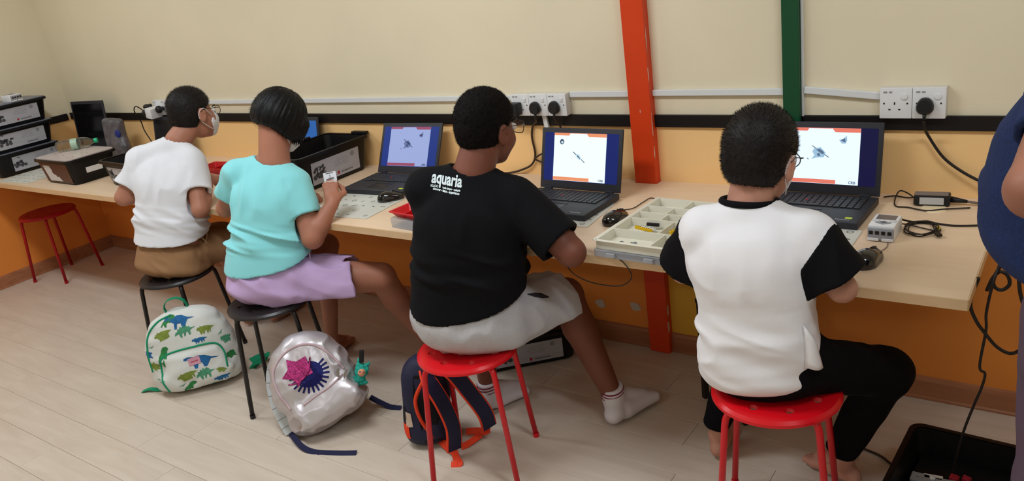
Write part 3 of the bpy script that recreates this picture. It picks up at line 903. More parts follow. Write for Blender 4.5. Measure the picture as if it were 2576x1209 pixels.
def person_b():
    O = np.array((3.135, -.905, .455)); N = np.array((3.178, -.762, 1.030))
    shL, shR = np.array((3.055, -.855, .968)), np.array((3.252, -.750, .905))
    rt = norm(shR - shL); up = norm(N - O); R = frame(rt, up)
    H = np.array((3.178, -.680, 1.148)); HR = eul(-8, -40, 4); s = 1.02
    elL, elR = np.array((2.925, -.87, .815)), np.array((3.350, -.800, .700))
    wrL, wrR = np.array((3.05, -.62, .79)), np.array((3.385, -.690, .812))
    hipL, hipR = np.array((3.09, -.92, .540)), np.array((3.205, -.850, .535))
    knL, knR = np.array((3.11, -.55, .545)), np.array((3.500, -.625, .475))
    anL, anR = np.array((3.045, -.595, .085)), np.array((3.47, -.415, .09))
    t = root('person', 'girl with black bob hair in turquoise T-shirt and lilac shorts holding a small booklet', 'person', (3.129, -.913, 0))
    base = A3((3.129, -.913, 0))
    m_sk = skin_mat('skin_tan', rgb(168, 112, 90))
    torso = LOFT(O, R, [(0.0, 0, 0, .10, .09), (.06, 0, 0, .12, .10), (.25, 0, -.02, .105, .08), (.42, 0, -.02, .105, .075), (.52, 0, 0, .08, .055), (.57, 0, .01, .04, .04)])
    pr = [torso, RC(N + (0, 0, -.04), H + HR @ np.array((0, -.022, -.04)), .062, .054), RC(N - (0, 0, .035), shL + (0, 0, .0), .042, .04), RC(N - (0, 0, .035), shR, .042, .04), head_field(H, HR, s)]
    pr += arm_prims(shR, elR, wrR, (.047, .043, .038, .024)) + arm_prims(shL, elL, wrL, (.04, .035, .033, .021))
    pr += hand_prims(wrR, (-.30, .30, .55), (-.5, .4, -.4), 1.02, -1, 1.25, .05, .9) + hand_prims(wrL, (.35, .7, -.05), (.3, -.2, -1), 1.0, 1, .8)
    pr += leg_prims(hipL, knL, anL, (.075, .052, .046, .028)) + leg_prims(hipR, knR, anR, (.082, .060, .056, .034))
    pr += foot_prims(anL, (3.055, -.62, .028), (3.00, -.455, .02), .95) + foot_prims(anR, (3.47, -.44, .028), (3.5, -.24, .02), .95)
    lo, hi = bounds([H, O, shL, shR, elL, elR, knL, knR, (3.0, -.62, 0), (3.5, -.24, 0)], .15); lo[2] = -.02
    put(surf(U(pr, .012), lo, hi, .0055, 'body'), base, 'body', m_sk, t)
    st = [(.04, 0, -.01, .176, .138), (.10, 0, -.014, .180, .138), (.16, 0, -.02, .174, .128), (.26, 0, -.03, .150, .108), (.36, 0, -.034, .143, .100), (.44, 0, -.030, .138, .092), (.50, 0, -.014, .112, .078), (.545, 0, .002, .085, .062), (.57, 0, .012, .05, .045)]
    body = LOFT(O, R, st, 2.4)
    sl1, h1 = sleeve(shR, elR, .60, .056, .064, .054); sl2, h2 = sleeve(shL, elL, .62, .054, .058, .048)
    f = U([body, RC(N - up * .042, shR, .050, .054), RC(N - up * .042, shL, .050, .054), sl1, sl2], .022)
    f = DISP(f, wrinkle(.017, (4, 4, 30), 31, R, O, .19, .33, .04, .22))
    f = DISP(f, wrinkle(.007, (22, 8, 8), 36, R, O, .34, .56, .05, .6))
    f = SUB(f, U([h1, h2, RC(N + (0, .008, -.008), N + (0, .06, .2), .074, .09)], 0), .004)
    f = INT(f, PL(O + up * .182, -up + .42 * R[:, 1] + .24 * rt), .004)
    sh = put(surf(f, *bounds([O, shL, shR, elL, elR, N], .16), .0055, 'shirt'), base, 'shirt', mat('turquoise_cotton', rgb(138, 216, 222), .85, bump=.2, bscale=900, sheen=.2), t)
    pel = LOFT(O, R, [(-.002, 0, -.01, .125, .10), (.03, 0, -.012, .165, .125), (.08, 0, -.012, .168, .128), (.14, 0, -.01, .155, .115), (.20, 0, 0, .12, .095)], 2.5)
    e = hipR + (knR - hipR) * .72; d = norm(knR - hipR); e2 = hipL + (knL - hipL) * .6; d2 = norm(knL - hipL)
    legs = [INT(RC(hipR + (0, 0, -.008), e + d * .05 + (0, 0, -.046), .092, .124), PL(e, d + np.array((0, 0, .25))), .004), INT(RC(hipL, e2 + d2 * .05, .085, .085), PL(e2, d2), .004)]
    f = U([pel] + legs, .03)
    f = DISP(f, wrinkle(.013, (10, 24, 9), 41, frame((0, 0, 1), knR - hipR), hipR, -.25, .5, .05, .9))
    f = INT(SUB(f, RC(e - d * .03 + (0, 0, -.015), e + d * .1 + (0, 0, -.046), .098, .107), .004), PL((0, 0, .4545), (0, 0, -1)), .004)
    so = put(surf(f, *bounds([O, knL, knR, hipR, hipL], .18), .006, 'shorts'), base, 'shorts', mat('lilac_cotton', rgb(190, 162, 204), .85, bump=.2, bscale=900), t)
    b = MB(); c = hipR + np.array((.07, .02, .095))
    b.tube(spline([c, c + (.02, .01, .03), c + (.03, .03, .01), c + (.03, .02, -.05), c + (.02, -.02, -.11), c + (.0, -.06, -.15)], 6), .0035, seg=8)
    dc = b.obj('drawstring', mat('lilac_cord', rgb(200, 176, 214), .8), so, smooth=True); shift(dc, base)
    # bob hair
    T = lambda p: H + HR @ (np.array(p, float) * s)
    sd = np.array((s,) * 3)
    outer = U([EL(T((0, -.014, .026)), np.array((.088, .104, .092)) * s, HR), EL(T((0, -.050, -.012)), np.array((.082, .066, .070)) * s, HR)] +
              [EL(T((sx * .069, .010, -.018)), np.array((.022, .058, .052)) * s, HR) for sx in (-1, 1)] +
              [RC(T((.072, .062, .01)), T((.062, .084, -.058)), .018 * s, .006 * s), RC(T((-.072, .062, .01)), T((-.062, .088, -.078)), .024 * s, .010 * s)], .03)
    RT = HR.astype(F)
    def reg(P):
        q = (P - A3(H)) @ RT / s
        yl = np.interp(q[:, 2], [-.12, -.02, .03, .06, .12], [.095, .085, .078, .088, .11])
        inner = np.where((np.abs(q[:, 0]) < .052) & (q[:, 2] < .045), q[:, 1] - .02, -1)
        zb = -.058 - .22 * np.clip(q[:, 1] + .05, 0, .2)
        return (np.maximum(np.maximum(q[:, 1] - yl, inner), zb - q[:, 2]) * s).astype(F)
    f = INT(outer, FN(reg), .010)
    def strands(P):
        q = (P - A3(H)) @ RT / s
        a = np.arctan2(q[:, 0], -q[:, 1] - .01)
        qq = np.stack([a * 14, q[:, 2] * 5, np.zeros_like(a)], 1)
        n = vnoise(qq.astype(F), (1, 1, 1), 9)
        part = -.010 * 0 + .012 * np.exp(-((q[:, 0] - .012) / .006) ** 2) * np.clip((q[:, 2] - .07) / .03, 0, 1)
        return ((n - .5) * .007 + part).astype(F)
    f = DISP(f, strands)
    hm = surf(f, H - .17 * s, H + .17 * s, .004, 'hair')
    hm = add_spikes(hm, 2500, .016, .0012, 5, H, HR, (0, -.1, -1.6), .5)
    ho = put(hm, base, 'hair', mat('black_straight_hair', rgb(11, 10, 12), .5, spec=.25, bump=.4, bscale=260, stretch=(1, 1, .15)), t)
    b = MB(); rng = random.Random(4)
    for k in range(26):    # loose lock over the cheek
        u = k / 25
        p0 = T((.076 - .010 * u, .030 + .040 * u, -.022)); L = rng.uniform(.035, .058)
        p1 = T((.072 - .012 * u + rng.uniform(-.004, .004), .034 + .046 * u, -.022 - L * .6)); p2 = T((.064 - .012 * u + rng.uniform(-.006, .006), .040 + .050 * u, -.022 - L))
        b.tube(spline([p0, p1, p2], 4), [.0040, .0040, .0038, .0036, .0032, .0026, .0020, .0012, .0005], seg=5)
    lk = b.obj('loose_lock', ho.data.materials[0], ho, smooth=True); shift(lk, base)
    fm = face_mask(t, H, HR, s); shift(fm, base); eyes_at(t, H, HR, s, base)
    # booklet in the raised hand
    hd = Vector(wrR + norm((-.30, .30, .55)) * .085)
    bk = root('booklet', 'small folded white instruction booklet held by the girl in turquoise', 'booklet', hd + Vector((-.015, .02, .012)))
    Rb = frame((.80, .55, -.1), (-.25, .25, .9)); Mb = Matrix([list(r) for r in Rb]).to_4x4()
    mp = mat('white_paper', rgb(222, 224, 230), .7)
    MB().box((0, 0, .008), (.052, .0012, .036), rot=None).obj('upper_page', mp, bk).matrix_local = Mb
    MB().box((0, 0, 0), (.052, .0012, .048)).obj('lower_page', mp, bk).matrix_local = Matrix.Translation(Vector(Rb @ np.array((0, -.006, -.034)))) @ Mb @ Matrix.Rotation(.28, 4, 'X')
    ink = mat('grey_print', rgb(96, 100, 110), .7)
    b = MB(); b.box((0, -.0012, .022), (.030, .0006, .003)); b.box((.004, -.0012, .0), (.022, .0006, .006)); b.box((.0, -.0012, .008), (.002, .0006, .014)); b.box((-.012, -.0012, -.002), (.010, .0006, .004))
    b.obj('print', ink, bk).matrix_local = Mb
person_b()
def person_c():
    O = np.array((4.186, -.905, .455)); N = np.array((4.255, -.840, 1.060))
    shL, shR = np.array((4.125, -.915, .985)), np.array((4.368, -.800, .930))
    rt = norm(shR - shL); up = norm(N - O); R = frame(rt, up)
    H = np.array((4.274, -.762, 1.148)); HR = eul(-6, -14, 2); s = 1.05
    elL, elR = np.array((4.05, -.80, .80)), np.array((4.556, -.800, .772))
    wrL, wrR = np.array((4.10, -.62, .83)), np.array((4.34, -.64, .835))
    hipL, hipR = np.array((4.14, -.940, .545)), np.array((4.295, -.865, .545))
    knL, knR = np.array((3.985, -.60, .48)), np.array((4.335, -.535, .475))
    anL, anR = np.array((4.01, -.665, .09)), np.array((4.480, -.530, .095))
    t = root('person', 'person with curly black hair in black T-shirt with white print and grey shorts', 'person', (4.194, -.942, 0))
    base = A3((4.194, -.942, 0))
    m_sk = skin_mat('skin_brown', rgb(118, 70, 54))
    torso = LOFT(O, R, [(0.0, 0, 0, .11, .10), (.06, 0, 0, .14, .11), (.25, 0, -.01, .14, .11), (.45, 0, -.02, .13, .10), (.55, 0, 0, .10, .06), (.60, 0, .01, .05, .04)])
    pr = [torso, RC(N + (0, 0, -.04), H + HR @ np.array((0, -.022, -.05)), .064, .060), head_field(H, HR, s)]
    pr += arm_prims(shR, elR, wrR, (.052, .044, .042, .026)) + arm_prims(shL, elL, wrL, (.05, .043, .04, .025))
    pr += hand_prims(wrR, (-.75, .45, .02), (-.2, -.2, -1), 1.08, -1, .7) + hand_prims(wrL, (.3, .8, .05), (.2, -.1, -1), 1.08, 1, .7)
    pr += leg_prims(hipL, knL, anL, (.09, .062, .056, .034)) + leg_prims(hipR, knR, anR, (.092, .064, .060, .036))
    lo, hi = bounds([H, O, shL, shR, elL, elR, knL, knR, anL, anR], .15); lo[2] = .03
    put(surf(U(pr, .012), lo, hi, .0055, 'body'), base, 'body', m_sk, t)
    st = [(.04, 0, -.01, .196, .166), (.10, 0, -.012, .198, .166), (.17, 0, -.010, .194, .160), (.27, 0, -.016, .182, .148), (.37, 0, -.022, .178, .136), (.45, 0, -.022, .170, .120), (.51, 0, -.014, .140, .095), (.56, 0, .0, .10, .072), (.60, 0, .010, .055, .05)]
    body = LOFT(O, R, st, 2.4)
    sl1, h1 = sleeve(shR, elR, .80, .070, .073, .063); sl2, h2 = sleeve(shL, elL, .75, .068, .070, .060)
    f = U([body, RC(N - up * .05, shR, .055, .065), RC(N - up * .05, shL, .055, .065), sl1, sl2], .022)
    f = DISP(f, wrinkle(.011, (5, 5, 24), 51, R, O, .20, .38, .06, .25))
    f = DISP(f, wrinkle(.005, (16, 8, 8), 56, R, O, .34, .58, .05, .5))
    f = SUB(f, U([h1, h2, RC(N + (0, .01, -.005), N + (0, .04, .2), .070, .08)], 0), .004)
    f = INT(f, PL(O + up * .205, -up + .42 * R[:, 1] + .24 * rt), .004)
    shm = surf(f, *bounds([O, shL, shR, elL, elR, N], .17), .0055, 'shirt')
    # print on the back
    def txt(s_, size, u, v, **k):
        org = O + up * v + rt * u - R[:, 1] * .3
        M = Matrix([[rt[i], R[i, 2], -R[i, 1], 0] for i in range(3)] + [[0, 0, 0, 1]])
        M = Matrix.Translation(org) @ Matrix([[rt[0], up[0], -R[0, 1], 0], [rt[1], up[1], -R[1, 1], 0], [rt[2], up[2], -R[2, 1], 0], [0, 0, 0, 1]])
        m = text_mesh(s_, size, M, **k); subdivide(m, .006); project_on(shm, m, tuple(R[:, 1]), .0016, .2); return m
    pm = mat('white_screen_print', rgb(214, 226, 230), .6)
    m1 = [txt('aquaria', .046, -.062, .550, bold=.0014, xs=.74, align='CENTER'), txt('KLCC', .0085, -.100, .5385, bold=.0004, xs=1.1, align='CENTER'),
          txt('kuala lumpur - malaysia', .0078, -.044, .5385, bold=.0003, xs=.80, align='CENTER'), txt('discover - learn - experience', .0092, -.060, .530, bold=.0004, xs=.82, align='CENTER')]
    sh = put(shm, base, 'shirt', mat('black_cotton', rgb(12, 12, 16), .9, bump=.2, bscale=900, spec=.2), t)
    for m_ in m1:
        m_.transform(Matrix.Translation(-Vector(base))); link('printed_lettering', m_, sh, pm)
    pel = LOFT(O, R, [(-.002, 0, -.0, .105, .095), (.025, 0, -.006, .155, .13), (.08, 0, -.012, .186, .155), (.15, 0, -.01, .175, .145), (.21, 0, 0, .14, .12)], 2.5)
    e = hipR + (knR - hipR) * .86; d = norm(knR - hipR); e2 = hipL + (knL - hipL) * .85; d2 = norm(knL - hipL)
    legs = [INT(RC(hipR, e + d * .05 + (0, 0, -.018), .104, .112), PL(e, norm(d + np.array((.15, 0, .22)))), .004), INT(RC(hipL, e2 + d2 * .05, .095, .09), PL(e2, d2), .004)]
    f = U([pel] + legs, .035)
    f = DISP(f, wrinkle(.010, (9, 20, 9), 61, frame((0, 0, 1), knR - hipR), hipR, -.25, .5, .05, .9))
    f = INT(SUB(f, RC(e - d * .03 + (0, 0, -.015), e + d * .1 + (0, 0, -.018), .090, .097), .004), PL((0, 0, .4545), (0, 0, -1)), .004)
    shm2 = surf(f, *bounds([O, knL, knR, hipR, hipL], .19), .006, 'shorts')
    so = put(shm2, base, 'shorts', mat('grey_marl', rgb(186, 184, 188), .9, bump=.3, bscale=700, var=.08, vscale=220), t)
    # side pocket opening and small woven tabs
    def on_side(P): 
        from mathutils.bvhtree import BVHTree
        bt = BVHTree.FromPolygons([v.co.copy() for v in shm2.vertices], [tuple(p.vertices) for p in shm2.polygons])
        out = []
        for p in P:
            h = bt.find_nearest(Vector(p) - Vector(base)); out.append((h[0], h[1]))
        return out
    hits = on_side([hipR + np.array((.10, .05, .08)), hipR + np.array((.11, .075, .07)), hipR + np.array((.11, .10, .05)), hipR + np.array((.11, .125, .025))])
    MB().strip([h[0] + h[1] * .001 for h in hits], [h[1] for h in hits], [.002, .016, .020, .003], .002).obj('pocket_opening', mat('pocket_shadow_cloth', rgb(44, 42, 48), .9), so)
    return t, base, so, shm2, anL, anR, H, HR, s, hipR
t, base, so, shm2, anL, anR, H, HR, s, hipR = person_c()
hm = hair_short(H, HR, s, 33, 1.6, 9000, .007, curly=True, nape=-.075); put(hm, base, 'hair', mat('curly_black_hair', rgb(16, 12, 12), .8, spec=.15, bump=.8, bscale=240), t)
eyes_at(t, H, HR, s, base)
g = glasses(t, H, HR, s, mat('thin_bronze_metal', rgb(84, 66, 52), .3, metal=.8), rnd=False); shift(g, base)
m_sock = mat('white_sock', rgb(214, 208, 214), .9, bump=.4, bscale=600); m_stripe = mat('maroon_stripe', rgb(120, 36, 62), .9)
for an, heel, toe in ((anR, (4.500, -.575, .036), (4.560, -.345, .030)), (anL, (4.005, -.700, .036), (4.08, -.50, .03))):
    f = U(foot_prims(an, heel, toe, 1.22, toes=False) + [RC(an + (0, 0, .035), an + (0, 0, -.02), .040, .038)], .02)
    f = INT(f, PL(an + np.array((0, 0, .038)), (0.05, -.15, 1)), .003)
    lo, hi = bounds([an, heel, toe], .07); lo[2] = -.01
    k = put(surf(f, lo, hi, .004, 'sock'), base, 'sock', m_sock, t)
    for dz in (.026, .014, .002):
        MB().tube([Vector(np.array(an) - base + np.array((.0405 * math.cos(a), .0405 * math.sin(a), dz + .15 * .0405 * math.sin(a)))) for a in [2 * PI * i / 28 for i in range(28)]], .0031, seg=6, closed=True).obj('stripe', m_stripe if dz != .014 else m_stripe, k, smooth=True)
def person_d():
    O = np.array((5.155, -.800, .455)); N = np.array((5.105, -.792, .985))
    shL, shR = np.array((4.998, -.825, .895)), np.array((5.252, -.785, .885))
    rt = norm(shR - shL); up = norm(N - O); R = frame(rt, up)
    H = np.array((5.121, -.727, 1.070)); HR = eul(-4, -20, 3); s = 1.10
    elL, elR = np.array((4.915, -.790, .752)), np.array((5.338, -.790, .758))
    wrL, wrR = np.array((5.02, -.62, .835)), np.array((5.20, -.62, .835))
    hipL, hipR = np.array((5.085, -.845, .540)), np.array((5.235, -.810, .535))
    knL, knR = np.array((4.985, -.525, .44)), np.array((5.405, -.590, .425))
    anL, anR = np.array((4.898, -.585, .075)), np.array((5.290, -.578, .085))
    t = root('person', 'person with cropped black hair in white shirt with black sleeves and black trousers', 'person', (5.17, -.82, 0))
    base = A3((5.17, -.82, 0))
    m_sk = skin_mat('skin_light', rgb(190, 138, 118))
    torso = LOFT(O, R, [(0.0, 0, 0, .10, .09), (.06, 0, 0, .12, .10), (.22, 0, -.02, .115, .09), (.40, 0, -.02, .12, .085), (.48, 0, 0, .09, .055), (.52, 0, .01, .04, .04)])
    pr = [torso, RC(N + (0, 0, -.04), H + HR @ np.array((0, -.022, -.05)), .056, .054), head_field(H, HR, s)]
    pr += arm_prims(shR, elR, wrR, (.045, .034, .034, .022)) + arm_prims(shL, elL, wrL, (.045, .034, .034, .022))
    pr += hand_prims(wrR, (-.4, .7, -.05), (-.2, -.2, -1), 1.0, -1, .8) + hand_prims(wrL, (.4, .7, -.05), (.2, -.2, -1), 1.0, 1, .8)
    pr += leg_prims(hipL, knL, anL, (.065, .048, .046, .028)) + leg_prims(hipR, knR, anR, (.065, .048, .046, .028))
    pr += foot_prims(anL, (4.905, -.605, .028), (4.87, -.43, .02), .98) + foot_prims(anR, (5.318, -.572, .028), (5.175, -.50, .02), .98)
    lo, hi = bounds([H, O, shL, shR, elL, elR, knL, knR, (4.9, -.6, 0), (5.31, -.57, 0)], .15); lo[2] = -.02
    put(surf(U(pr, .012), lo, hi, .0055, 'body'), base, 'body', m_sk, t)
    st = [(-.002, -.010, -.0, .095, .08), (.03, -.016, -.014, .138, .118), (.09, -.020, -.02, .150, .122), (.14, -.020, -.022, .150, .116), (.22, -.008, -.028, .146, .108), (.32, .0, -.034, .156, .104), (.40, .0, -.030, .156, .096), (.45, 0, -.018, .135, .082), (.49, 0, .0, .095, .062), (.53, 0, .01, .05, .045)]
    body = LOFT(O, R, st, 2.4)
    sl1, h1 = sleeve(shR, elR, .82, .064, .080, .070); sl2, h2 = sleeve(shL, elL, .80, .062, .070, .060)
    f = U([body, RC(N - up * .048, shR, .05, .060), RC(N - up * .048, shL, .05, .058), sl1, sl2], .024)
    f = DISP(f, wrinkle(.017, (4, 4, 17), 71, R, O, .01, .26, .08, .35))
    f = DISP(f, wrinkle(.007, (14, 8, 7), 76, R, O, .28, .5, .05, .5))
    neck = RC(N + (0, .022, -.002), N + (0, .06, .2), .070, .085)
    f = SUB(f, U([h1, h2, neck], 0), .004)
    f = INT(f, PL((0, 0, .4555), (0, 0, -1)), .004)
    # seams: sleeves set in outside these planes
    dR = norm(norm(elR - shR) * .75 + rt * .65); dL = norm(norm(elL - shL) * .6 - rt * .8)
    pR, pL_ = PL(shR + dR * .030, dR), PL(shL + dL * .040, dL)
    notch = BX(O + rt * .155 + np.array((0, -.01, .03)), (.006, .14, .06), R, .002)
    cR, cL = PL(shR + (elR - shR) * .85, elR - shR), PL(shL + (elL - shL) * .83, elL - shL)
    zR = FN(lambda P: np.maximum(np.maximum(-pR(P), cR(P)), RC(shR - dR * .03, elR, .082, .098)(P)).astype(F)); zL = FN(lambda P: np.maximum(np.maximum(-pL_(P), cL(P)), RC(shL - dL * .02, elL, .078, .092)(P)).astype(F))
    fb = SUB(f, notch, .002)
    bb = bounds([O, shL, shR, elL, elR, N], .16)
    shirt = put(surf(fb, *bb, .005, 'shirt'), base, 'shirt', mat('white_sweat_cotton', rgb(236, 234, 238), .9, bump=.2, bscale=900), t)
    m_sl = mat('black_sweat_cotton', rgb(12, 11, 15), .92, bump=.2, bscale=900, spec=.2)
    for zz, c in ((zR, (shR + elR) / 2), (zL, (shL + elL) / 2)):
        fs = INT(FN(lambda P: f(P) - .0028), FN(lambda P, zz=zz: zz(P)), .002)
        lo, hi = c - .19, c + .19
        fs = INT(fs, BX(c, (.17, .17, .17), None, .01), .0)
        o = put(surf(fs, lo, hi, .005, 'sleeve'), base, 'sleeve', m_sl, shirt)
        o['label'] = 'black short sleeve'
    b = MB(); pts = []
    ax = norm(np.array((0, .05, .212)));
    Rn = frame(rt, ax)
    for k in range(40):
        a = 2 * PI * k / 40
        pts.append(Vector(N + np.array((0, .022, .000)) + Rn @ np.array((.069 * math.cos(a), .066 * math.sin(a), .004 * math.sin(a) - .019)) - base))
    b.tube(pts, .0090, seg=10, closed=True)
    b.obj('collar', m_sl, shirt, smooth=True)['label'] = 'black ribbed collar'
    # front shirt tail resting on the thigh
    TL, TR, BR_, BL = (np.array(v) for v in ((5.270, -.885, .690), (5.297, -.862, .630), (5.312, -.862, .566), (5.276, -.895, .578)))
    b = MB(); rows = []
    for i in range(7):
        u = i / 6; row = []
        for j in range(6):
            v = j / 5
            p = (TL * (1 - u) + BL * u) * (1 - v) + (TR * (1 - u) + BR_ * u) * v + np.array((.010, -.012, 0)) * math.sin(v * PI)
            row.append(Vector(p - base))
        rows.append(row)
    V = [[b.bm.verts.new(p) for p in r] for r in rows]
    for i in range(6):
        for j in range(5): b.bm.faces.new((V[i][j], V[i][j + 1], V[i + 1][j + 1], V[i + 1][j]))
    o = b.obj('shirt_tail', mat('white_sweat_cotton', rgb(236, 234, 238)), shirt, smooth=True)
    md = o.modifiers.new('s', 'SOLIDIFY'); md.thickness = .004
    # trousers
    pel = LOFT(O, R, [(-.002, 0, -.01, .115, .10), (.03, 0, -.012, .140, .118), (.08, 0, -.012, .143, .115), (.14, 0, -.01, .13, .10)], 2.5)
    f = U([pel, RC(hipL, knL, .078, .062), RC(knL, anL + (0, 0, .045), .060, .042), RC(hipR, knR, .080, .064), RC(knR, anR + (0, 0, .05), .062, .046)], .03)
    f = DISP(f, wrinkle(.004, (12, 12, 14), 81, frame((0, 0, 1), knR - hipR), hipR, -.6, .6, .05, .6))
    below = INT(FN(lambda P: (P[:, 2] - .4545).astype(F)), FN(lambda P: (np.hypot(P[:, 0] - 5.175, P[:, 1] + .82) - .175).astype(F)), 0)
    f = SUB(f, below, .004)
    for an, kn in ((anL, knL), (anR, knR)):
        dd = norm(an - kn)
        cut = INT(PL(an + np.array((0, 0, .035)), -dd), FN(lambda P, an=an: (np.linalg.norm(P - A3(an), axis=1) - .11).astype(F)), 0)
        f = SUB(f, cut, .004)
    lo, hi = bounds([O, knL, knR, hipR, hipL, anL, anR], .12); lo[2] = .05
    put(surf(f, lo, hi, .006, 'trousers'), base, 'trousers', mat('black_jersey', rgb(11, 10, 13), .95, bump=.2, bscale=700, spec=.15), t)
    hm = hair_short(H, HR, s * 1.04, 45, 1.6, 9000, .008, nape=-.066); put(hm, base, 'hair', m_hair, t)
    g = glasses(t, H, HR, s, mat('blue_grey_plastic', rgb(52, 62, 88), .3)); shift(g, base)
    fm = face_mask(t, H, HR, s); shift(fm, base); eyes_at(t, H, HR, s, base)
person_d()
def person_e():
    """adult half out of frame at the right: navy knitted top, bare forearm, purple-grey trousers"""
    base = A3((5.90, -1.05, 0))
    t = root('person', 'standing person in dark blue knitted top cut off by the right edge of the photo', 'person', tuple(base))
    O = np.array((5.858, -1.05, .915)); up = norm((.09, .04, 1)); R = frame((.75, -.66, 0), up); rt = R[:, 0]
    N = O + up * .60
    shL, shR = N - rt * .13 - up * .08, N + rt * .15 - up * .06
    elL = np.array((5.745, -1.26, 1.195)); wrL = np.array((5.93, -1.27, 1.12))
    elR = shR + np.array((.06, -.05, -.27)); wrR = elR + np.array((-.05, .18, -.08))
    H = N + np.array((0, .02, .18)); HR = eul(20, -15, 0)
    m_sk = skin_mat('skin_warm_brown', rgb(160, 108, 88))
    hpL, hpR = O - rt * .045, O + rt * .115
    pr = [LOFT(O, R, [(-.12, .035, 0, .09, .08), (0, .03, 0, .10, .09), (.3, 0, 0, .12, .10), (.5, 0, 0, .14, .09), (.6, 0, 0, .08, .06)]), RC(N - (0, 0, .04), H - (0, 0, .05), .058, .056), head_field(H, HR, 1.15)]
    pr += arm_prims(shL, elL, wrL, (.048, .044, .040, .028)) + arm_prims(shR, elR, wrR, (.055, .045, .04, .028))
    pr += hand_prims(wrL, (.75, .4, -.25), (.2, .8, 0), 1.2, 1, .9) + hand_prims(wrR, (-.2, .9, -.2), (0, 0, -1), 1.2, -1, .6)
    for hp, sx in ((hpL, -1), (hpR, 1)):
        kn = hp + np.array((0, .0, -.45)); an = kn + np.array((0, -.05, -.36)); an[2] = .09
        pr += leg_prims(hp - (0, 0, .05), kn, an, (.075, .055, .055, .04)) + foot_prims(an, an + (0, -.03, -.06), an + (0, .19, -.07), 1.1)
    lo, hi = bounds([H, O, shL, shR, elL, elR, wrL, wrR, (O[0], O[1] + .15, 0)], .22); lo[2] = -.02
    put(surf(U(pr, .014), lo, hi, .0075, 'body'), base, 'body', m_sk, t)
    st = [(.02, -.0, 0, .145, .130), (.06, -.01, 0, .195, .165), (.15, -.01, 0, .238, .180), (.26, -.01, 0, .238, .175), (.36, 0, 0, .205, .155), (.46, 0, 0, .165, .125), (.56, 0, 0, .14, .09), (.62, 0, 0, .07, .05)]
    b = LOFT(O, R, st, 2.2)
    sl1, h1 = sleeve(shL, elL, .74, .068, .058, .052); sl2, h2 = sleeve(shR, elR, .70, .085, .08, .072)
    f = SUB(U([b, RC(N - up * .05, shL, .06, .08), RC(N - up * .05, shR, .06, .08), sl1, sl2], .04), U([h1, h2, RC(N, H, .07, .08)], 0), .004)
    f = DISP(f, wrinkle(.006, (5, 5, 18), 91, R, O, -.1, .5, .1, .3))
    f = INT(f, PL(O + up * .045, -up), .006)
    put(surf(f, *bounds([O, shL, shR, elL, elR, N], .26), .0075, 'top'), base, 'knitted_top', mat('navy_knit', rgb(22, 42, 88), .85, bump=1.0, bscale=170, var=.25, vscale=150), t)
    prs = [LOFT(O, R, [(-.16, .035, 0, .13, .12), (-.05, .035, 0, .14, .13), (.04, .02, 0, .145, .13), (.10, 0, 0, .14, .12)])]
    for hp in (hpL, hpR):
        kn = hp + np.array((0, .0, -.45)); an = kn + np.array((0, -.05, -.36)); an[2] = .09
        prs += [RC(hp - (0, 0, .05), kn, .098, .078), RC(kn, an + (0, 0, .02), .078, .068)]
    f = DISP(U(prs, .03), wrinkle(.005, (8, 8, 10), 95, np.eye(3), (0, 0, 0), .05, .8, .1, .4))
    lo, hi = bounds([O, O + (0, 0, -.88)], .26)
    put(surf(f, lo, hi, .0085, 'trousers'), base, 'trousers', mat('plum_grey_cloth', rgb(92, 74, 90), .9, bump=.3, bscale=500), t)
    eyes_at(t, H, HR, 1.15, base)
    hm = hair_short(H, HR, 1.15, 99, 1.2, 3000, .02); put(hm, base, 'hair', m_hair, t)
person_e()
# ------------------------------------------------------------------ sockets and plugs
m_sock_w = mat('socket_white', rgb(228, 228, 230), .35)
m_sock_side = mat('socket_box_white', rgb(214, 210, 204), .5)
m_blkp = mat('plug_black', rgb(28, 28, 30), .45)
m_hole = mat('pin_hole', rgb(30, 26, 26), .8)
def text_on_wall(s_, size, x, z, y, par, m, bold=.0003):
    M = Matrix.Translation((x, y, z)) @ Matrix.Rotation(PI / 2, 4, 'X')
    me = text_mesh(s_, size, M, bold=bold); return link('lettering', me, par, m)
def socket(label, xc, zc, nunits, wu=.0885, h=.09, d=.04, plugs=(), name='wall_socket', switch=True, round_sw=False):
    t = root(name, label, 'socket', (xc, 0, zc), group='wall sockets')
    MB().box((0, -(d - .008) / 2, 0), (wu * nunits, d - .008, h), bevel=.003).obj('back_box', m_sock_side, t, auto=30)
    for i in range(nunits):
        x = (i - (nunits - 1) / 2) * wu
        f = MB().box((x, -d + .004, 0), (wu - .001, .008, h), bevel=.0025).obj('face_plate', m_sock_w, t, auto=30)
        if round_sw: MB().cyl((x + .024, -d - .0, .021), (x + .024, -d - .004, .021), .0095, .009, seg=24, bevel=.001).obj('switch', m_sock_w, f, auto=30)
        else: MB().box((x + .024, -d - .001, .021), (.011, .006, .015), (.12, 0, 0), bevel=.001).obj('switch', m_sock_w, f)
        b = MB(); b.box((x - .003, -d - .0004, .000), (.0035, .001, .008)); b.box((x - .017, -d - .0004, -.019), (.006, .001, .0035)); b.box((x + .011, -d - .0004, -.019), (.006, .001, .0035))
        b.box((x - .033, -d - .0004, .0), (.0045, .001, .0045)); b.box((x + .033, -d - .0004, .0), (.0045, .001, .0045))
        b.obj('pin_holes', m_hole, f, kind='stuff')
        b = MB(); b.box((x - .030, -d - .0004, .035), (.011, .0008, .005)); b.box((x - .015, -d - .0004, .035), (.009, .0008, .005))
        b.obj('printed_marks', mat('socket_print', rgb(150, 146, 146), .6), f, kind='stuff')
    return t
socket('white triple wall socket behind the person in black, three black plugs in it', 3.977, 1.047, 3, h=.088)
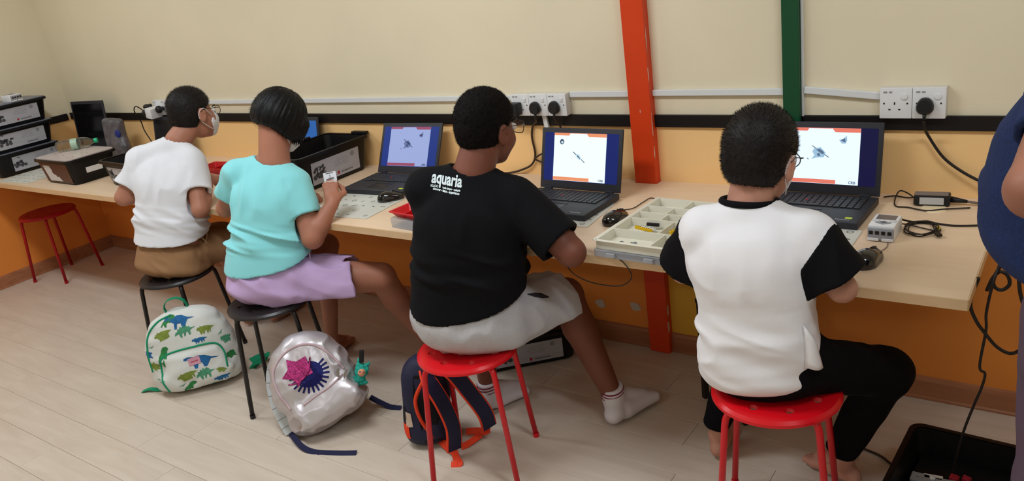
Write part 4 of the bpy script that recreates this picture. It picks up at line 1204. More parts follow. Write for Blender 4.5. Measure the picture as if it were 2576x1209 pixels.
socket('white double wall socket on the right with one black plug', 5.3505, 1.046, 2, wu=.0925, h=.095, d=.035, round_sw=True)
socket('white double wall socket in the left corner crowded with adaptors', 1.24, 1.042, 2, h=.09)
def plug(label, x, z, d, cord=True, rot=0.0):
    t = root('plug', label, 'plug', (x, -d, z), group='black plugs in the wall sockets')
    b = MB(); pr = []
    n = 20
    for (yy, r) in ((0, .9), (-.004, 1.0), (-.016, .97), (-.022, .80)):
        ring = []
        for k in range(n):
            a = 2 * PI * k / n
            cx = .0245 * math.copysign(abs(math.cos(a)) ** .7, math.cos(a)) * r
            cz = .0255 * math.copysign(abs(math.sin(a)) ** .8, math.sin(a)) * r
            if cz > 0: cx *= (1 - .25 * cz / .0255)
            ring.append((cx, yy, cz))
        pr.append(ring)
    b.loft(pr); bo = b.obj('body', m_blkp, t, auto=40)
    MB().cyl((0, -.012, -.022), (0, -.014, -.044), .006, .0038, seg=14).obj('strain_relief', m_blkp, t, smooth=True)
    return t
plug('black plug in the middle unit of the triple socket', 3.966, 1.038, .042)
plug('black plug in the right unit of the triple socket', 4.058, 1.040, .042)
plug('black plug in the right-hand double socket', 5.388, 1.040, .037)
tp = root('travel_adaptor', 'black adaptor block in the left unit of the triple socket', 'adaptor', (3.872, -.042, 1.036))
MB().box((0, -.022, 0), (.050, .044, .052), bevel=.006).obj('block', m_blkp, tp, auto=30)
MB().box((-.036, -.030, .012), (.030, .014, .010), bevel=.002).obj('metal_tab', mat('dull_metal', rgb(120, 116, 116), .4, metal=.8), tp)
# adaptors in the left corner socket
for k, (x, z, y, lab) in enumerate(((1.155, 1.060, -.085, 'upper black charger plug on the corner socket'), (1.13, 1.022, -.09, 'lower black charger plug on the corner socket'), (1.262, 1.040, -.075, 'black plug right of the white adaptor cube in the corner'))):
    t = root('charger_plug', lab, 'plug', (x, y, z), group='charger plugs in the corner socket')
    MB().sphere((0, 0, 0), .024, scale=(1.0, .85, .95 if k else .62)).obj('body', m_blkp, t, smooth=True)
    MB().cyl((0, .012, 0), (0, .03, 0), .012, seg=12).obj('pins', m_blkp, t)
t = root('adaptor_cube', 'white adaptor cube plugged into the corner socket', 'adaptor', (1.20, -.078, 1.022))
MB().box((0, 0, 0), (.062, .075, .062), (0, .12, 0), bevel=.006).obj('cube', m_sock_w, t, auto=30)
# ------------------------------------------------------------------ cables
m_cab = mat('black_cable', rgb(30, 24, 22), .5)
m_cabb = mat('dark_brown_cable', rgb(58, 40, 30), .5)
def cable(label, pts, r=.0028, m=None, group='loose cables', name='cable', n=8):
    P = spline(pts, n); o = Vector(P[0])
    me = MB().tube([p - o for p in P], r, seg=8)
    ob = me.obj(name, m or m_cab, smooth=True); ob.location = o
    tag(ob, label, 'cable', group); return ob
cable('thick black mains cable curving from the right socket down behind the person in navy', [(5.388, -.053, .996), (5.390, -.05, .975), (5.398, -.022, .94), (5.440, -.02, .875), (5.493, -.022, .832), (5.560, -.03, .798), (5.63, -.05, .775), (5.70, -.07, .74)], .0045)
cable('black cable from the middle plug of the triple socket down to the worktop', [(3.966, -.056, .995), (3.950, -.03, .975), (3.918, -.012, .955), (3.904, -.010, .905), (3.909, -.010, .83), (3.885, -.012, .785), (3.830, -.015, .760), (3.77, -.02, .746), (3.66, -.06, .744)], .0045, m_cabb)
cable('black cable from the right plug of the triple socket behind the laptop', [(4.058, -.056, .997), (4.062, -.03, .96), (4.066, -.012, .91), (4.02, -.012, .87), (3.96, -.012, .842), (3.912, -.018, .815), (3.94, -.012, .796), (4.0, -.02, .765), (4.07, -.05, .746)], .0038, m_cabb)
cable('thin dark cable hanging from the corner socket to the worktop', [(1.12, -.10, 1.045), (1.06, -.10, 1.065), (1.0, -.085, 1.03), (.975, -.05, .96), (.985, -.05, .90), (1.03, -.05, .83), (1.09, -.06, .765), (1.16, -.09, .744)], .0035)
cable('thin black mouse lead looping on the worktop beside the parts tray', [(4.537, -.395, .752), (4.500, -.365, .744), (4.472, -.352, .743), (4.515, -.322, .743), (4.522, -.259, .743), (4.528, -.205, .743), (4.556, -.215, .743), (4.578, -.262, .743), (4.582, -.32, .743)], .0016)
cable('thin black cable drooping over the desk edge below the parts tray', [(4.66, -.70, .7425), (4.681, -.737, .742), (4.700, -.741, .73), (4.718, -.742, .707), (4.720, -.742, .681), (4.679, -.742, .652), (4.595, -.742, .648), (4.532, -.742, .663), (4.498, -.742, .690), (4.46, -.70, .70), (4.40, -.62, .70)], .0018)
cable('black laptop cable lying along the wall behind the right laptop', [(5.28, -.05, .745), (5.31, -.03, .744), (5.345, -.04, .744), (5.375, -.052, .75)], .0022)
cable('black charger lead looped in front of the power adapter', [(5.376, -.078, .755), (5.350, -.045, .76), (5.325, -.04, .765), (5.318, -.07, .75), (5.330, -.125, .744), (5.365, -.130, .744), (5.42, -.150, .7445), (5.47, -.124, .7445), (5.53, -.10, .744)], .0022)
cable('black cable running right across the worktop from the white control brick', [(5.372, -.29, .765), (5.40, -.262, .748), (5.45, -.250, .7445), (5.509, -.258, .744), (5.586, -.236, .744), (5.60, -.22, .742), (5.64, -.2, .70)], .0028)
# coiled USB cable
pts = []
for k in range(int(4.3 * 16)):
    a = 2 * PI * k / 16; rr = .040 + .004 * math.sin(k * .37) + .003 * math.sin(k * 1.3)
    pts.append((5.436 + rr * math.cos(a) + .003 * math.sin(k * .21), -.312 + rr * 1.35 * math.sin(a), .7438 + .0022 * (k / 16) + .002 * math.sin(k * .9)))
pts = [(5.376, -.30, .752), (5.392, -.285, .747)] + pts + [(5.472, -.330, .752), (5.482, -.352, .748)]
cb = cable('coiled thin black cable with yellow tie next to the white control brick', pts, .0019, m_cab, name='coiled_cable', n=3)
off = -Vector(cb.location)
MB().box(Vector((5.476, -.300, .750)) + off, (.007, .012, .007), (0, 0, .4), bevel=.001).obj('yellow_tie', mat('yellow_tape', rgb(206, 178, 40), .5), cb)
MB().box(Vector((5.484, -.352, .750)) + off, (.014, .022, .007), (0, 0, .5), bevel=.001).obj('connector', m_cab, cb)
# cables hanging by the right end of the desk
cable('black cable hanging below the desk end into the open black box', [(5.66, -.52, .80), (5.645, -.60, .74), (5.634, -.60, .65), (5.636, -.60, .60), (5.628, -.60, .495), (5.641, -.60, .475), (5.635, -.60, .43), (5.621, -.60, .375), (5.600, -.60, .28), (5.58, -.58, .14)], .0035)
cable('thick black cable loop drooping from the desk end towards the right', [(5.612, -.60, .742), (5.598, -.60, .672), (5.612, -.60, .625), (5.636, -.60, .589), (5.662, -.60, .558), (5.690, -.60, .545), (5.712, -.60, .560), (5.722, -.60, .60), (5.716, -.60, .66), (5.700, -.60, .72), (5.690, -.58, .80)], .0045)
cable('small tangled black cable ring just right of the desk corner', [(5.630, -.58, .70), (5.640, -.58, .735), (5.655, -.58, .755), (5.672, -.58, .745), (5.676, -.58, .722), (5.660, -.58, .706), (5.644, -.58, .716), (5.645, -.58, .745), (5.668, -.57, .80)], .0045)
cable('black cable lying on the floor under the desk towards the black box', [(5.30, -.38, .004), (5.36, -.40, .004), (5.40, -.43, .004), (5.45, -.44, .004)], .0035, m_cabb)
# ------------------------------------------------------------------ power adapter
t = root('power_adapter', 'black laptop power adapter with white label by the wall', 'adapter', (5.424, -.080, .741), math.radians(5))
MB().box((0, 0, .018), (.100, .046, .032), bevel=.005).obj('housing', m_blkp, t, auto=30)
MB().box((.0, -.0235, .018), (.066, .001, .022)).obj('label_sticker', mat('grey_sticker', rgb(190, 190, 190), .5), t)
MB().box((-.002, .0, .0345), (.092, .036, .001)).obj('top_sticker', mat('dim_sticker', rgb(120, 110, 108), .5), t)
MB().cyl((.05, 0, .018), (.095, 0, .012), .010, .005, seg=14).obj('mains_connector', m_blkp, t, smooth=True)
MB().tube(spline([(.095, 0, .012), (.13, 0, .008), (.18, .004, .006), (.24, .01, .004)], 5), .004, seg=8).obj('mains_cable', mat('grey_cable', rgb(110, 96, 90), .5), t, smooth=True)
MB().cyl((.140, .001, .0078), (.178, .004, .0066), .0058, seg=12).obj('paper_tag', m_sock_w, t)
# ------------------------------------------------------------------ laptops
m_lap = mat('laptop_black', rgb(44, 44, 50), .5, spec=.4, bump=.05, bscale=900)
m_key = mat('key_black', rgb(34, 34, 40), .45, spec=.5)
m_bez = mat('laptop_bezel', rgb(40, 40, 46), .5)
def emis(name, c, k): return mat(name, (0, 0, 0), .4, emit=c, estr=k, spec=.2)
def laptop(label, x, y, ang, w_, tilt, on=1.0, tint='bright', sticker=True, d=.24, lh=.232, variant=0, dark=False, logo=True):
    t = root('laptop', label, 'laptop', (x, y, .741), ang, 'black laptops on the worktop')
    # local: x right, -y towards the user, hinge at y=0
    bt = .022
    MB().box((0, -d / 2, bt / 2), (w_, d, bt), bevel=.004, seg=3).obj('base', m_lap, t, auto=30)
    kb = MB().box((0, -.072, bt + .0002), (w_ * .86, .104, .0012), bevel=.0004).obj('keyboard', mat('keyboard_well', rgb(24, 24, 28), .6), t)
    kw = w_ * .86 / 15
    kme = MB().box((0, 0, 0), (kw - .0028, .0138, .0036), bevel=.0012, seg=1).mesh('key'); kme.materials.append(m_key)
    kme2 = MB().box((0, 0, 0), (kw * 5 - .0028, .0138, .0036), bevel=.0012, seg=1).mesh('key'); kme2.materials.append(m_key)
    for r in range(6):
        c = 0
        while c < 15:
            if r == 5 and c == 4:
                link('key', kme2, kb, loc=(-w_ * .43 + kw * (c + 2.5), -.028 - .0172 * r, bt + .0022)); c += 5; continue
            link('key', kme, kb, loc=(-w_ * .43 + kw * (c + .5), -.028 - .0172 * r, bt + .0022)); c += 1
    MB().cyl((-.02, -.078, bt + .002), (-.02, -.078, bt + .0055), .0035, seg=12).obj('pointer_stub', mat('red_rubber', rgb(200, 30, 50), .6), kb)
    MB().box((0.0, -.185, bt + .0002), (.098, .058, .0012), bevel=.0005).obj('touchpad', mat('touchpad_black', rgb(36, 36, 42), .35), t)
    MB().box((0.0, -.147, bt + .0006), (.098, .010, .0018), bevel=.0005).obj('touchpad_buttons', m_key, t)
    b = MB(); b.box((-w_ * .38, .0, bt + .001), (.035, .012, .012), bevel=.003); b.box((w_ * .38, .0, bt + .001), (.035, .012, .012), bevel=.003)
    b.obj('hinge', m_lap, t, auto=30, kind='stuff')
    if logo:
        me = text_mesh('ThinkPad', .0115, Matrix.Translation((w_ * .5 - .072, -d + .016, bt + .0004)) @ Matrix.Rotation(.0, 4, 'Z'), bold=.0002, xs=1.0)
        link('lettering', me, t, mat('silver_print', rgb(150, 150, 160), .3, metal=.5))
    if sticker:
        MB().box((w_ * .5 - .035, -d + .036, bt + .0004), (.020, .013, .0006)).obj('sticker', mat('lime_sticker', rgb(196, 214, 40), .5), t)['label'] = 'lime green sticker'
    # lid group
    R = Matrix.Translation((0, 0.004, bt)) @ Matrix.Rotation(-tilt, 4, 'X')
    L = MB().box((0, .004, lh / 2), (w_, .009, lh), bevel=.003).obj('lid', m_lap, t, auto=30); L.matrix_local = R
    sw, sh_ = w_ - .03, lh - .048
    cz = lh / 2 + .006
    def flat(name, x0_, x1_, z0_, z1_, y_, m):
        b = MB(); b.box(((x0_ + x1_) / 2, y_, (z0_ + z1_) / 2), (x1_ - x0_, .0004, z1_ - z0_)); o = b.obj(name, m, L); return o
    if dark:
        flat('screen', -sw / 2, sw / 2, cz - sh_ / 2, cz + sh_ / 2, -.0007, mat('screen_off', rgb(16, 15, 17), .15, spec=.6)); return t
    kk = {'bright': 1.0, 'mid': .95, 'dim': .5, 'blue': 1}[tint]
    navy = {'bright': rgb(24, 38, 104), 'mid': rgb(22, 22, 62), 'dim': rgb(30, 52, 128), 'blue': rgb(44, 96, 166)}[tint]
    flat('screen', -sw / 2, sw / 2, cz - sh_ / 2, cz + sh_ / 2, -.0007, emis('screen_' + tint, navy, 1.0))
    if tint == 'blue': return t
    white = {'bright': rgb(232, 250, 255), 'mid': rgb(226, 244, 255), 'dim': rgb(146, 160, 206)}[tint]
    red = {'bright': rgb(238, 150, 106), 'mid': rgb(232, 124, 104), 'dim': rgb(150, 74, 100)}[tint]
    ink = {'bright': rgb(70, 84, 104), 'mid': rgb(92, 112, 140), 'dim': rgb(52, 62, 100)}[tint]
    pale = {'bright': rgb(196, 226, 240), 'mid': rgb(160, 196, 222), 'dim': rgb(104, 118, 168)}[tint]
    mw, mr_, mi, mp_ = emis('slide_' + tint, white, 1.15), emis('slide_band_' + tint, red, 1.0), emis('slide_ink_' + tint, ink, 1.0), emis('slide_pale_' + tint, pale, 1.0)
    pw = sh_ * 1.27; x0_, x1_ = -pw / 2 - .004, pw / 2 - .004; z0_, z1_ = cz - sh_ / 2 + .002, cz + sh_ / 2 - .001
    flat('slide', x0_, x1_, z0_, z1_, -.0012, mw)
    flat('slide_band', x0_, x0_ + pw * .70, z0_ + .001, z0_ + sh_ * .075, -.0016, mr_)
    def poly(name, pts, y_, m):
        b = MB(); vs = [b.bm.verts.new((px_, y_, pz_)) for px_, pz_ in pts]; b.bm.faces.new(vs); return b.obj(name, m, L)
    zt_ = z1_ - .0; hb = sh_ * .055
    poly('slide_band', [(x0_, zt_), (x0_ + pw * .32, zt_), (x0_ + pw * .29, zt_ - hb), (x0_, zt_ - hb)], -.0016, mr_)
    poly('slide_band', [(x0_ + pw * .62, zt_), (x1_, zt_), (x1_, zt_ - hb * 1.3), (x0_ + pw * .67, zt_ - hb * 1.3)], -.0016, mr_)
    poly('slide_band', [(x0_ + pw * .32, zt_), (x0_ + pw * .62, zt_), (x0_ + pw * .62, zt_ - .002), (x0_ + pw * .32, zt_ - .002)], -.0016, mr_)
    C = lambda u, v: (x0_ + pw * u, z0_ + sh_ * v)
    def ply(name, uv, m, y_=-.0017): return poly(name, [C(*p) for p in uv], y_, m)
    if variant == 1:   # small glider drawing and a round inset
        cx, cy = .085 + .07, .80
        ply('inset_picture', [(cx + .043 * math.cos(a), cy + .055 * math.sin(a)) for a in [2 * PI * k / 24 for k in range(24)]], mi)
        ply('inset_shading', [(cx + .005 + .022 * math.cos(a), cy - .012 + .026 * math.sin(a)) for a in [2 * PI * k / 16 for k in range(16)]], mp_, -.0019)
        ply('model_drawing', [(.37, .60), (.385, .605), (.45, .545), (.44, .53)], mi)
        ply('model_drawing', [(.53, .455), (.54, .465), (.61, .395), (.60, .385)], mi)
        ply('model_drawing', [(.43, .55), (.48, .565), (.53, .50), (.545, .455), (.50, .44), (.455, .48)], mp_)
        ply('model_drawing', [(.455, .52), (.475, .535), (.52, .475), (.515, .46)], mi, -.0019)
    else:
        ply('model_drawing', [(.355, .665), (.37, .67), (.60, .475), (.59, .465)], mi)
        ply('model_drawing', [(.39, .62), (.48, .645), (.55, .55), (.53, .47), (.44, .46), (.36, .43), (.40, .50), (.37, .56)], mp_)
        ply('model_drawing', [(.42, .60), (.47, .615), (.53, .56), (.52, .515), (.47, .55)], mi if tint == 'dim' else mi, -.0019)
        ply('model_drawing', [(.43, .53), (.47, .54), (.48, .49), (.45, .48)], mi, -.0019)
        ply('model_drawing', [(.30, .44), (.31, .45), (.325, .42), (.315, .415)], mi)
        ply('inset_picture', [(.72, .78), (.78, .80), (.82, .86), (.83, .78), (.81, .72), (.76, .72)], mp_)
        ply('inset_picture', [(.74, .77), (.80, .82), (.81, .74)], mi, -.0019)
    me = text_mesh('CRB', .0125, Matrix.Translation((x1_ - .030, -.0018, z0_ + .0035)) @ Matrix.Rotation(PI / 2, 4, 'X'), bold=.0004, xs=.95)
    link('slide_logo', me, L, mi)
    return t
laptop('black laptop with dim blue-tinted slide, in front of the girl in turquoise', 3.2896, -.165, math.radians(2.98), .349, math.radians(27), tint='dim', logo=False)
laptop('black laptop with bright slide and round inset picture, beside the orange post', 4.2446, -.2352, math.radians(-2.2), .3597, math.radians(16.4), tint='bright', variant=1, sticker=False)
laptop('large black laptop with bright slide and lime sticker, right end of the worktop', 5.100, -.1097, math.radians(-1.97), .360, math.radians(10.3), tint='mid')
laptop('black laptop with blue screen mostly hidden behind the girl in turquoise', 2.455, -.085, math.radians(0), .340, math.radians(10), tint='blue', logo=False, sticker=False)
laptop('dark laptop mostly hidden behind the head of the person in white T-shirt', 1.297, -.10, math.radians(0), .340, math.radians(11), dark=True, logo=False, sticker=False)
laptop('switched-off black laptop standing open in the left corner', .52, -.16, math.radians(6), .345, math.radians(6), dark=True, logo=False, sticker=False, lh=.345)
# ------------------------------------------------------------------ mice
def mouse(label, x, y, ang, cord=None, m=None, s=1.0):
    t = root('computer_mouse', label, 'mouse', (x, y, .741), ang, 'computer mice on the worktop')
    mm = m or mat('glossy_black_plastic', rgb(16, 14, 16), .12, spec=.6, coat=.5)
    f = INT(U([EL((0, 0, .008), (.031, .056, .028)), EL((0, -.018, .010), (.030, .036, .029))], .02), PL((0, 0, 0), (0, 0, -1)), .003)
    f = SUB(f, U([EL((.042, .01, .014), (.014, .04, .014)), EL((-.042, .01, .014), (.014, .04, .014))], 0), .01)
    me = surf(f, (-.045, -.07, -.005), (.045, .07, .045), .0028, 'shell'); o = link('shell', me, t, mm)
    o.scale = (s, s, s)
    MB().box((0, .030, .0335), (.0045, .020, .008), (-.35, 0, 0), bevel=.002).obj('scroll_wheel', mat('grey_rubber', rgb(60, 60, 64), .6), t)
    MB().box((0, .028, .031), (.0008, .045, .006), (-.42, 0, 0)).obj('button_gap', m_hole, t)
    return t
mouse('black mouse beside the parts sheet of the girl in turquoise', 3.452, -.437, math.radians(-50))
mouse('glossy black mouse between the middle laptop and the parts tray', 4.520, -.448, math.radians(-12))
mouse('glossy black mouse at the front right of the worktop', 5.352, -.575, math.radians(-14))
mouse('small white mouse by the wall behind the bottle', .93, -.17, math.radians(70), m=mat('white_gloss_plastic', rgb(225, 220, 214), .3), s=.8)
cable('thin grey mouse lead from the right mouse to the control brick', [(5.366, -.520, .750), (5.373, -.47, .744), (5.372, -.44, .743), (5.362, -.40, .743)], .0013, mat('grey_thin_cable', rgb(120, 100, 92), .5))
# ------------------------------------------------------------------ control brick (grey/white)
m_ltg = mat('light_grey_plastic', rgb(206, 206, 208), .4); m_mdg = mat('mid_grey_plastic', rgb(150, 152, 158), .45)
def brick(label, M, extra=True, name='control_brick'):
    t = root(name, label, 'controller', (0, 0, 0), group='grey programmable control bricks'); t.matrix_world = M
    MB().box((0, .012, .022), (.070, .100, .044), bevel=.004).obj('housing', m_sock_w, t, auto=30)
    fr = MB().box((0, -.040, .020), (.068, .012, .036), bevel=.003).obj('port_panel', m_mdg, t, auto=30)
    for i in range(4): MB().box((-.0245 + i * .0163, -.0462, .026), (.0105, .003, .010), bevel=.001).obj('port', m_hole, fr)
    MB().box((-.019, -.0465, .006), (.030, .005, .008), bevel=.001).obj('foot_clip', m_sock_w, fr); MB().box((.019, -.0465, .006), (.030, .005, .008), bevel=.001).obj('foot_clip', m_sock_w, fr)
    MB().box((0, .034, .0445), (.052, .036, .0015), bevel=.0005).obj('display', mat('lcd_grey', rgb(112, 104, 104), .2), t)
    b = MB().prism([(-.022, 0), (0, .013), (.022, 0), (0, -.013)], .0445, .0465, Matrix.Translation((0, -.012, 0)), bevel=.0006).obj('button_pad', m_mdg, t)
    MB().prism([(-.009, 0), (0, .005), (.009, 0), (0, -.005)], .0466, .0478, Matrix.Translation((0, -.012, 0))).obj('centre_button', mat('dark_grey_plastic', rgb(90, 92, 98), .4), b)
    MB().box((.022, .004, .0450), (.018, .016, .0022), bevel=.0008).obj('button', m_ltg, t); MB().box((-.022, .004, .0450), (.018, .016, .0022), bevel=.0008).obj('button', m_ltg, t)
    return t
brick('white and grey control brick with four ports, on the worktop beside the right laptop', Matrix.Translation((5.348, -.375, .741)) @ Matrix.Rotation(math.radians(-1), 4, 'Z'))
# ------------------------------------------------------------------ parts sheets (printed cardboard)
m_sheet = mat('parts_sheet_card', rgb(208, 208, 200), .6); m_prt = mat('sheet_grey_print', rgb(122, 124, 122), .6)
def sheet(label, x, y, ang, w_, d_, seed, n=34):
    t = root('parts_sheet', label, 'sheet', (x, y, .7405), ang, 'printed parts sheets under the laptops')
    MB().prism(rrect(w_, d_, .008), 0, .0022).obj('card', m_sheet, t)
    rng = random.Random(seed)
    nx, ny = 7, 5; b = MB()
    for i in range(nx):
        for j in range(ny):
            cx = -w_ / 2 + (i + .5) * w_ / nx + rng.uniform(-.006, .006); cy = -d_ / 2 + (j + .5) * d_ / ny + rng.uniform(-.004, .004)
            k = rng.random(); a = rng.uniform(0, 6.28)
            if k < .3:
                r = rng.uniform(.006, .011); o1 = [(cx + r * math.cos(q_), cy + r * math.sin(q_)) for q_ in [2 * PI * z / 18 for z in range(18)]]
                for z in range(18):
                    p1, p2 = o1[z], o1[(z + 1) % 18]; s_ = .65
                    vs = [b.bm.verts.new((p[0], p[1], .0026)) for p in (p1, p2, (cx + (p2[0] - cx) * s_, cy + (p2[1] - cy) * s_), (cx + (p1[0] - cx) * s_, cy + (p1[1] - cy) * s_))]
                    b.bm.faces.new(vs)
            elif k < .85: b.box((cx, cy, .0024), (rng.uniform(.010, .028), rng.uniform(.004, .008), .0004), (0, 0, rng.choice([0, 0, .6, -.5])))
    b.obj('printed_outlines', m_prt, t, kind='stuff')
    return t
sheet('white parts sheet with printed outlines before the girl in turquoise', 3.33, -.535, math.radians(4), .36, .27, 1)
sheet('parts sheet under the middle laptop, corner showing', 4.26, -.42, math.radians(5), .36, .24, 2)
sheet('parts sheet under the right laptop, corner showing beside the white brick', 5.115, -.47, math.radians(0), .34, .24, 3)
sheet('parts sheet flat on the worktop in front of the stacked boxes', .50, -.57, math.radians(3), .36, .26, 4)
for o in [k for k in bpy.data.objects if k.name.startswith('laptop') and k.parent is None]:
    if abs(o.location.x - 4.2446) < .01 or abs(o.location.x - 5.1) < .01 or abs(o.location.x - 3.2896) < .01: o.location.z = .7435
# ------------------------------------------------------------------ black storage bins
m_bin = mat('bin_black', rgb(15, 14, 16), .42, spec=.3)
m_binb = mat('bin_dusty_side', rgb(24, 22, 24), .38, spec=.4)
m_lab = mat('bin_label_paper', rgb(178, 178, 188), .5); m_labd = mat('label_dark_print', rgb(74, 74, 80), .6); m_labm = mat('label_mid_print', rgb(140, 142, 152), .6)
m_labr = mat('label_red_mark', rgb(176, 40, 60), .5)
def bin_label(par, w_, h_, M, seed, emblem=True, text=True, art=True):
    """printed label: photo of a vehicle kit at the left, small print, emblem and word at the bottom right"""
    t = MB().box((0, 0, 0), (w_, .0008, h_)).obj('label', m_lab, par); t.matrix_local = M
    rng = random.Random(seed)
    if art:
        b = MB()
        cx, cz = -w_ * .36, h_ * .02
        for k in range(26):
            b.box((cx + rng.gauss(0, w_ * .055), -.0007, cz + rng.gauss(0, h_ * .14)), (rng.uniform(.006, .022), .0004, rng.uniform(.004, .014)), (0, rng.uniform(-.8, .8), 0))
        for wx in (-.07, .03, .09):
            b.cyl((cx + wx * w_ * 1.2, -.0005, cz - h_ * .20), (cx + wx * w_ * 1.2, -.0011, cz - h_ * .20), h_ * .11, seg=16)
        b.obj('vehicle_picture', m_labd, t, kind='stuff')
    b = MB()
    for k in range(4): b.box((w_ * .12, -.0006, h_ * (.30 - .10 * k)), (w_ * rng.uniform(.2, .32), .0003, h_ * .02))
    b.box((0, -.0006, -h_ * .24), (w_ * .96, .0003, .0008))
    b.cyl((w_ * .36, -.0004, h_ * .30), (w_ * .36, -.0009, h_ * .30), h_ * .12, seg=18)
    b.obj('small_print', m_labm, t, kind='stuff')
    if emblem: MB().box((w_ * .035, -.0006, -h_ * .34), (h_ * .13, .0004, h_ * .13)).obj('red_emblem', m_labr, t)
    if text:
        me = text_mesh('mindstorms', h_ * .14, Matrix.Translation((w_ * .09, -.0008, -h_ * .385)) @ Matrix.Rotation(PI / 2, 4, 'X'), bold=.0003, xs=1.05)
        link('lettering', me, t, m_labd)
    return t
def storage_bin(label, loc, ang, L=.42, Wd=.30, h=.144, lid=None, labels=((0, 1.0),), seed=1, group='black storage boxes', tiltx=0.0, notch=True, floor_t=.004):
    """long side along local x; front faces local -y; tapered walls, overhanging rim with cut-out grips"""
    t = root('storage_box', label, 'box', loc, ang, group)
    if tiltx: t.rotation_euler = (tiltx, 0, ang)
    rt, rb = .030, .035
    Lt, Wt = L - .02, Wd - .02; Lb, Wb = L - .062, Wd - .062
    def ring(l, w__, z, r): return [(x, y, z) for x, y in rrect(l, w__, r, 5)]
    b = MB()
    b.loft([ring(Lb - .01, Wb - .01, 0, rb), ring(Lb, Wb, .006, rb), ring(Lt, Wt, h - .004, rt), ring(Lt - .008, Wt - .008, h - .004, rt), ring(Lb - .008, Wb - .008, floor_t + .006, rb), ring(Lb - .02, Wb - .02, floor_t, rb)])
    b.obj('tub', m_bin, t, auto=35)
    # rim flange with turned-down lip
    b = MB()
    b.loft([ring(Lt - .006, Wt - .006, h - .005, rt), ring(L, Wd, h - .005, rt + .006), ring(L, Wd, h - .014, rt + .006), ring(L + .003, Wd + .003, h - .014, rt + .006), ring(L + .003, Wd + .003, h, rt + .006), ring(Lt - .008, Wt - .008, h, rt)], cap0=False, cap1=False)
    b.obj('rim', m_bin, t, auto=35)
    return t, Lt, Lb, Wt, Wb
def side_M(side, Lt, Lb, Wt, Wb, h, zc, off=.0012):
    """matrix of a label plane on a tapered side; side 0 = -y long side, 1 = +x short side, 3 = -x short side"""
    if side == 0:
        a = math.atan2((Wt - Wb) / 2, h); y = -(Wb / 2 + (Wt - Wb) / 2 * zc / h) - off
        return Matrix.Translation((0, y, zc)) @ Matrix.Rotation(a, 4, 'X')
    a = math.atan2((Lt - Lb) / 2, h); x = (Lb / 2 + (Lt - Lb) / 2 * zc / h) + off
    sg = 1 if side == 1 else -1
    return Matrix.Translation((x * sg, 0, zc)) @ Matrix.Rotation(sg * PI / 2, 4, 'Z') @ Matrix.Rotation(a, 4, 'X')
# stack of three, long labelled sides towards the room
NM = ('bottom', 'middle', 'top')
m_lid = mat('lid_blue_grey', rgb(112, 116, 130), .35)
for k in range(3):
    z = .7415 + k * .1465
    lab = ('lowest black labelled box of the stack of three by the left wall', 'middle black labelled box of the stack of three by the left wall', 'topmost black labelled box of the stack of three by the left wall')[k]
    t, Lt, Lb, Wt, Wb = storage_bin(lab, (.172 + .004 * k, -.480 + .006 * k, z), math.radians(90), h=.140)
    bin_label(t, .290, .094, side_M(0, Lt, Lb, Wt, Wb, .14, .068) @ Matrix.Translation((-.005 if k else .045, 0, 0)), 10 + k, emblem=(k != 1))
    MB().prism(rrect(.405, .285, .03), .1405, .1455).obj('lid', m_lid, t, auto=30)
# things lying on the stack
for k, (dx, dy, a, lab) in enumerate(((0.015, -.02, 8, 'grey control brick on top of the box stack, right one'), (-.005, -.15, -6, 'grey control brick on top of the box stack, left one'))):
    brick(lab, Matrix.Translation((.26 + dx, -.42 + dy, .7415 + 2 * .1465 + .146)) @ Matrix.Rotation(math.radians(90 + a), 4, 'Z'))
# box with lid and bottle
t, Lt, Lb, Wt, Wb = storage_bin('black box with white lid sheet and plastic bottle on it, beside the box stack', (1.012, -.520, .741), math.radians(-1), h=.146)
b = MB().prism([(-.165, .058), (.165, .058), (.155, -.058), (-.155, -.058)], 0, .0006, Matrix.Rotation(PI / 2, 4, 'X')); o = b.obj('brown_side', mat('brown_side_panel', rgb(84, 52, 42), .5), t); o.matrix_local = side_M(0, Lt, Lb, Wt, Wb, .146, .068) @ Matrix.Translation((-.0, .0006, 0))  # brown panel covering the long front side of the tub
m_torn = mat('torn_sticker', rgb(206, 204, 206), .7)
poly = [(-.10, .045), (-.02, .045), (-.012, .02), (-.018, 0), (.0, -.01), (.012, -.012), (.02, -.025), (.04, -.02), (.055, -.04), (.065, -.048), (-.085, -.050)]
b = MB().prism(poly, 0, .0008, Matrix.Rotation(PI / 2, 4, 'X')); o = b.obj('torn_label', m_torn, t); o.matrix_local = side_M(0, Lt, Lb, Wt, Wb, .146, .066) @ Matrix.Translation((-.03, 0, 0))
MB().box((0, 0, 0), (.095, .0008, .032)).obj('white_name_sticker', m_sock_w, t).matrix_local = side_M(1, Lt, Lb, Wt, Wb, .146, .07) @ Matrix.Translation((.0, 0, 0))
MB().prism(rrect(.402, .282, .03), .1465, .152).obj('lid', mat('clear_lid', rgb(196, 182, 178), .3), t, auto=30)
sp = MB(); rng = random.Random(8)
for k in range(26): sp.box((rng.uniform(-.15, .16), rng.uniform(-.10, .10), .1523), (rng.uniform(.01, .03), rng.uniform(.003, .007), .0004), (0, 0, rng.choice([0, .5, -.6])))
sp.obj('printed_outlines', mat('faint_print', rgb(162, 148, 148), .6), t, kind='stuff')
